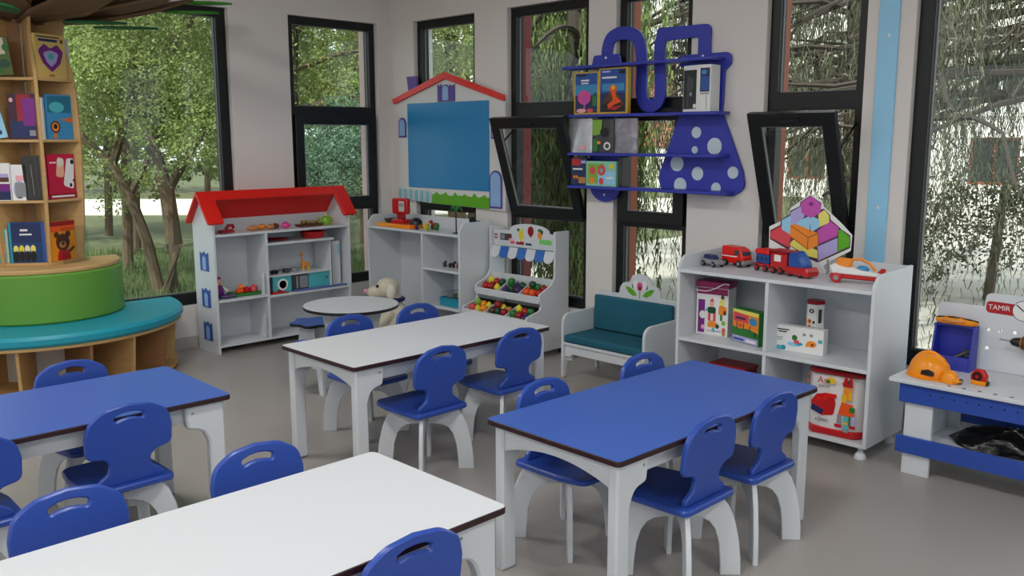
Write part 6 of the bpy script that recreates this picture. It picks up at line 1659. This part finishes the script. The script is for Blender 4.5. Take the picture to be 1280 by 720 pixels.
for i, (a, r0, ln, w, z, m, yaw) in enumerate([(66, 0.42, 0.42, 0.055, 1.455, LEAFD, 24), (36, 0.30, 0.4, 0.06, 1.465, LEAFD, 55), (76, 0.98, 0.34, 0.06, 1.655, LEAFG, 8), (82, 0.90, 0.36, 0.055, 1.60, LEAFG, 2), (60, 1.02, 0.3, 0.06, 1.70, LEAFG, -10),
                                                (40, 1.0, 0.3, 0.07, 1.66, LEAFG, 10), (10, 0.98, 0.3, 0.07, 1.64, LEAFG, -10), (-16, 0.55, 0.34, 0.06, 1.46, LEAFD, -30), (-30, 1.0, 0.3, 0.07, 1.66, LEAFG, 15), (-58, 0.5, 0.4, 0.06, 1.46, LEAFD, -20), (-70, 0.95, 0.3, 0.07, 1.65, LEAFG, 0)]):
    bx_, by_ = polar(a, r0); g = radians(a + yaw); c_, s_ = cos(g), sin(g)
    lf = [(0, 0), (ln * .2, -w * .8), (ln * .5, -w), (ln * .8, -w * .6), (ln, 0), (ln * .8, w * .6), (ln * .5, w), (ln * .2, w * .8)]
    obj('leaf_board', MB().slab(rp(lf, [0, .05, .05, .05, 0, .05, .05, .05], 3), 0.014, lambda u, v, w_: (max(0.003, bx_ + c_ * u - s_ * v), by_ + s_ * u + c_ * v, z + w_ + 0.06 * u), bev=0.002), m, tc)

def book(label, cell, row, off, w, h, t, m, shapes, lean=0.0, turn=0.0, back=0.0, spine=None, group='picture books on the tree bookcase'):
    """a book standing cover outward in a cell of the tree bookcase; off slides it along the shelf"""
    a0, a1 = ANG[cell], ANG[cell + 1]
    z = SHZ[row]; r = rad_at(z)
    am = radians((a0 + a1) / 2); chord = r * cos(radians((a1 - a0) / 2))
    cx = cos(am) * (chord - 0.02 - back) - sin(am) * off
    cy = sin(am) * (chord - 0.02 - back) + cos(am) * off
    rz = am + pi / 2 + turn
    th = thing('picture_book', label, 'book', (RX + cx, RY + cy, 0.7345 + z + 0.0165 + abs(sin(lean)) * w * 0.5), rz, group)
    th.rotation_euler = (0, lean, rz)
    obj('cover', MB().slab(rect(-w / 2, w / 2, 0, h, 0.002, 2), 0.003, XZ(0)).slab(rect(-w / 2, w / 2, 0, h, 0.002, 2), 0.003, XZ(t - 0.003)).box(-w / 2, -w / 2 + 0.003, 0.003, t - 0.003, 0, h), m, th)
    obj('pages', MB().box(-w / 2 + 0.0035, w / 2 - 0.004, 0.0035, t - 0.0035, 0.003, h - 0.004), CREAMP, th)
    if shapes: prints('cover_print', th, (-w / 2, 0, 0), (1, 0, 0), (0, 0, 1), w, h, shapes)
    return th
F = lambda m: (m, P_(0, 1, 0, 1))
creamy = mat('butter_card', (222, 190, 110), 0.5)
# right hand column (rows 0 lowest .. 3 top)
book('cream picture book with a purple winged heart, top cell right of the middle upright', 2, 3, 0.0, 0.225, 0.262, 0.018, creamy,
     [(VIOLET, rp([(.08, .62), (.3, .78), (.5, .68), (.72, .78), (.92, .62), (.8, .35), (.5, .14), (.22, .35)], .08)), (LAV, rp([(.24, .58), (.5, .64), (.76, .58), (.66, .38), (.5, .26), (.34, .38)], .06)), (TEALP, circ(.5, .5, .1, 12, .08)), (DEEPB, P_(.12, .74, .83, .89)), (GRAPE, P_(.06, .82, .92, .95)), (BROWN, circ(.88, .86, .05, 8, .05)), (TAN, P_(.4, .58, .04, .1))])
book('teal picture book with a round nosed face, second cell down on the right', 2, 2, 0.02, 0.19, 0.27, 0.016, SKYB,
     [(mat('deep_teal', (30, 110, 140), 0.5), P_(.04, .96, .6, .97)), (TEALP, circ(.4, .72, .3, 14, .12)), (BROWN, circ(.3, .28, .2, 14, .14)), (ORPR, circ(.3, .28, .14, 12, .1)), (BLACK, circ(.3, .29, .08, 10, .06)), (TAN, P_(.2, .36, .02, .14)), (ORANGE2, circ(.86, .44, .12, 10, .06)), (TAN, P_(.55, .8, .42, .46))])
book('thin white picture book leaning left of the teal one', 2, 2, -0.10, 0.03, 0.25, 0.012, CARD, [], turn=0.5)
book('crimson picture book with two white puppy shapes, third cell down on the right', 2, 1, 0.01, 0.205, 0.275, 0.018, mat('crimson_card', (190, 14, 60), 0.45),
     [(CARD, rp([(.52, .3), (.9, .2), (.98, .9), (.7, .9)], .08)), (FLESH, rp([(.26, .5), (.56, .48), (.6, .9), (.36, .94)], .08)), (CREAMP, circ(.46, .82, .13, 12, .1)), (BLACK, circ(.9, .82, .07, 8, .06)), (BLACK, circ(.8, .3, .05, 8, .05)), (BLACK, circ(.92, .4, .04, 8, .04)), (CARD, P_(.06, .3, .80, .83)), (DRED, P_(0, 1, 0, .12)), (CARD, P_(.06, .9, .04, .08))])
book('grey and white narrow book left of the crimson one', 2, 1, -0.115, 0.022, 0.26, 0.012, CARD, [], turn=0.4)
bb_ = book('orange picture book with a brown bear, bottom cell on the right', 2, 0, 0.0, 0.19, 0.245, 0.018, mat('marigold_card', (240, 150, 20), 0.45),
     [(ORANGE2, P_(0, 1, .74, .88)), (DRED, P_(0, 1, .88, 1)), (BROWN, circ(.24, .66, .11, 12, .08)), (BROWN, circ(.70, .66, .11, 12, .08)), (BROWN, circ(.47, .46, .28, 18, .22)), (TAN, circ(.47, .40, .14, 12, .09)), (BLACK, circ(.47, .43, .06, 10, .04)), (BLACK, circ(.36, .52, .03, 8, .025)), (BLACK, circ(.58, .52, .03, 8, .025)), (REDP, rp([(.2, .0), (.78, .0), (.7, .26), (.28, .26)], .06)), (BROWN, rp([(.7, .16), (.94, .28), (.92, .36), (.68, .24)], .03))])
hld = thing('book_holder', 'clear acrylic sleeve standing over the orange bear book', 'holder', (RX + cos(radians(24.5)) * 0.295, RY + sin(radians(24.5)) * 0.295, 0.7352), radians(24.5 + 90))
obj('sheet', MB().box(-0.08, 0.125, -0.002, 0.001, 0.0005, 0.23), CLEAR, hld)
# left hand column
book('green and white book with a bear in a meadow, top cell on the left', 1, 3, -0.06, 0.16, 0.22, 0.016, mat('meadow_card', (96, 120, 60), 0.5),
     [(CREAMP, P_(.1, .86, .55, .98)), (LGREEN, circ(.2, .4, .2, 12, .12)), (DGREEN, circ(.75, .3, .22, 12, .12)), (GREENP, circ(.4, .15, .3, 12, .1)), (DGREEN, circ(.14, .66, .12, 10, .08)), (GREENP, circ(.9, .72, .12, 10, .1)), (ORANGE2, circ(.52, .44, .12, 12, .12)), (BROWN, circ(.5, .58, .08, 10, .06))], lean=-0.10, turn=0.15)
book('pale blue tall book leaning in the second cell down on the left', 1, 2, -0.075, 0.075, 0.285, 0.03, SKYP, [(CARD, P_(.1, .9, .75, .95)), (DEEPB, circ(.5, .52, .2, 10, .04)), (DEEPB, circ(.6, .44, .2, 10, .03)), (MIDB, circ(.4, .2, .1, 8, .02)), (AQUA, P_(.2, .4, .3, .36)), (DEEPB, P_(.5, .7, .08, .16))], lean=-0.2, turn=0.2)
book('dark purple and wine coloured book beside the pale blue leaning one', 1, 2, 0.055, 0.155, 0.27, 0.02, mat('dark_wine_card', (62, 22, 52), 0.45), [(DRED, P_(.3, .8, .4, .98)), (DEEPB, P_(.05, .9, .04, .4)), (VIOLET, P_(.5, .95, .3, .9)), (GREY, P_(.7, .92, .08, .2)), (LPINK, circ(.12, .86, .07, 10, .05))])
book('white and purple picture book, third cell down on the left', 1, 1, -0.09, 0.085, 0.225, 0.02, CARD, [(VIOLET, P_(.05, .95, .02, .45)), (DEEPB, P_(.05, .95, .02, .25)), (BROWN, P_(.2, .9, .5, .62)), (LAV, P_(.1, .9, .62, .72))])
book('white and grey picture book between the purple and the charcoal ones', 1, 1, 0.0, 0.085, 0.215, 0.02, CARD, [(LAV, circ(.5, .3, .4, 12, .25)), (GREY, P_(.2, .9, .1, .5)), (LPINK, P_(.3, .8, .55, .7)), (DGREY, P_(.3, .6, .06, .1))])
book('charcoal picture book with grey lines, third cell down on the left', 1, 1, 0.085, 0.105, 0.265, 0.025, mat('charcoal_card', (48, 46, 44), 0.5), [(DGREY, P_(.2, .26, .05, .95)), (GREY, P_(.45, .48, .1, .8)), (DGREY, P_(.7, .76, .05, .95))], lean=-0.05)
book('blue picture book with a row of small figures, bottom cell on the left', 1, 0, 0.015, 0.215, 0.25, 0.018, mat('ocean_card', (14, 58, 110), 0.45), [(DEEPB, P_(.04, .9, .5, .97)), (AQUA, P_(.0, .06, .0, 1)), (CARD, P_(.3, .5, .78, .83)), (CARD, P_(.28, .6, .68, .72))] + [(c_, circ(.16 + .15 * k, .34, .07, 10, .1)) for k, c_ in enumerate((YELP, LEMON, CREAMP, YELP))] + [(BLACK, circ(.16 + .15 * k, .16, .08, 10, .14)) for k in range(4)] + [(MIDB, P_(.86, .99, .02, .98))])
# narrow cell past the right hand upright
book('white book with a navy foot, narrow top cell beside the window', 3, 3, 0.0, 0.11, 0.25, 0.02, mat('pale_lilac_card', (196, 196, 216), 0.5), [(DEEPB, P_(.02, .98, .02, .3)), (LAV, P_(.1, .9, .1, .16)), (DGREY, circ(.3, .7, .08, 8, .04))])
book('indigo book, second narrow cell down beside the window', 3, 2, 0.0, 0.11, 0.25, 0.02, mat('indigo_card', (58, 46, 120), 0.5), [(LAV, P_(.1, .9, .85, .95)), (CARD, P_(.1, .4, .5, .6))])
book('dark green book, third narrow cell down beside the window', 3, 1, 0.0, 0.11, 0.25, 0.02, DGREEN, [(DGREY, P_(.1, .9, .6, .9))])
book('pale grey book, bottom narrow cell beside the window', 3, 0, 0.0, 0.11, 0.22, 0.02, mat('pale_grey_card', (170, 176, 186), 0.5), [])
# narrow cell at the picture edge
book('red and white book at the picture edge, second row', 0, 2, 0.02, 0.10, 0.24, 0.02, CARD, [(REDP, P_(0, 1, .65, 1)), (DGREY, P_(.1, .9, .2, .4))])
book('grey banded book at the picture edge, third row', 0, 1, 0.02, 0.10, 0.22, 0.02, GREY, [(CREAMP, P_(0, 1, .4, .6)), (DGREY, P_(0, 1, .7, .9))])
book('teal and pink book at the picture edge, bottom row', 0, 0, 0.02, 0.10, 0.21, 0.02, TEALP, [(LPINK, P_(0, 1, .3, .6)), (CORAL, circ(.6, .5, .2, 10, .1))])
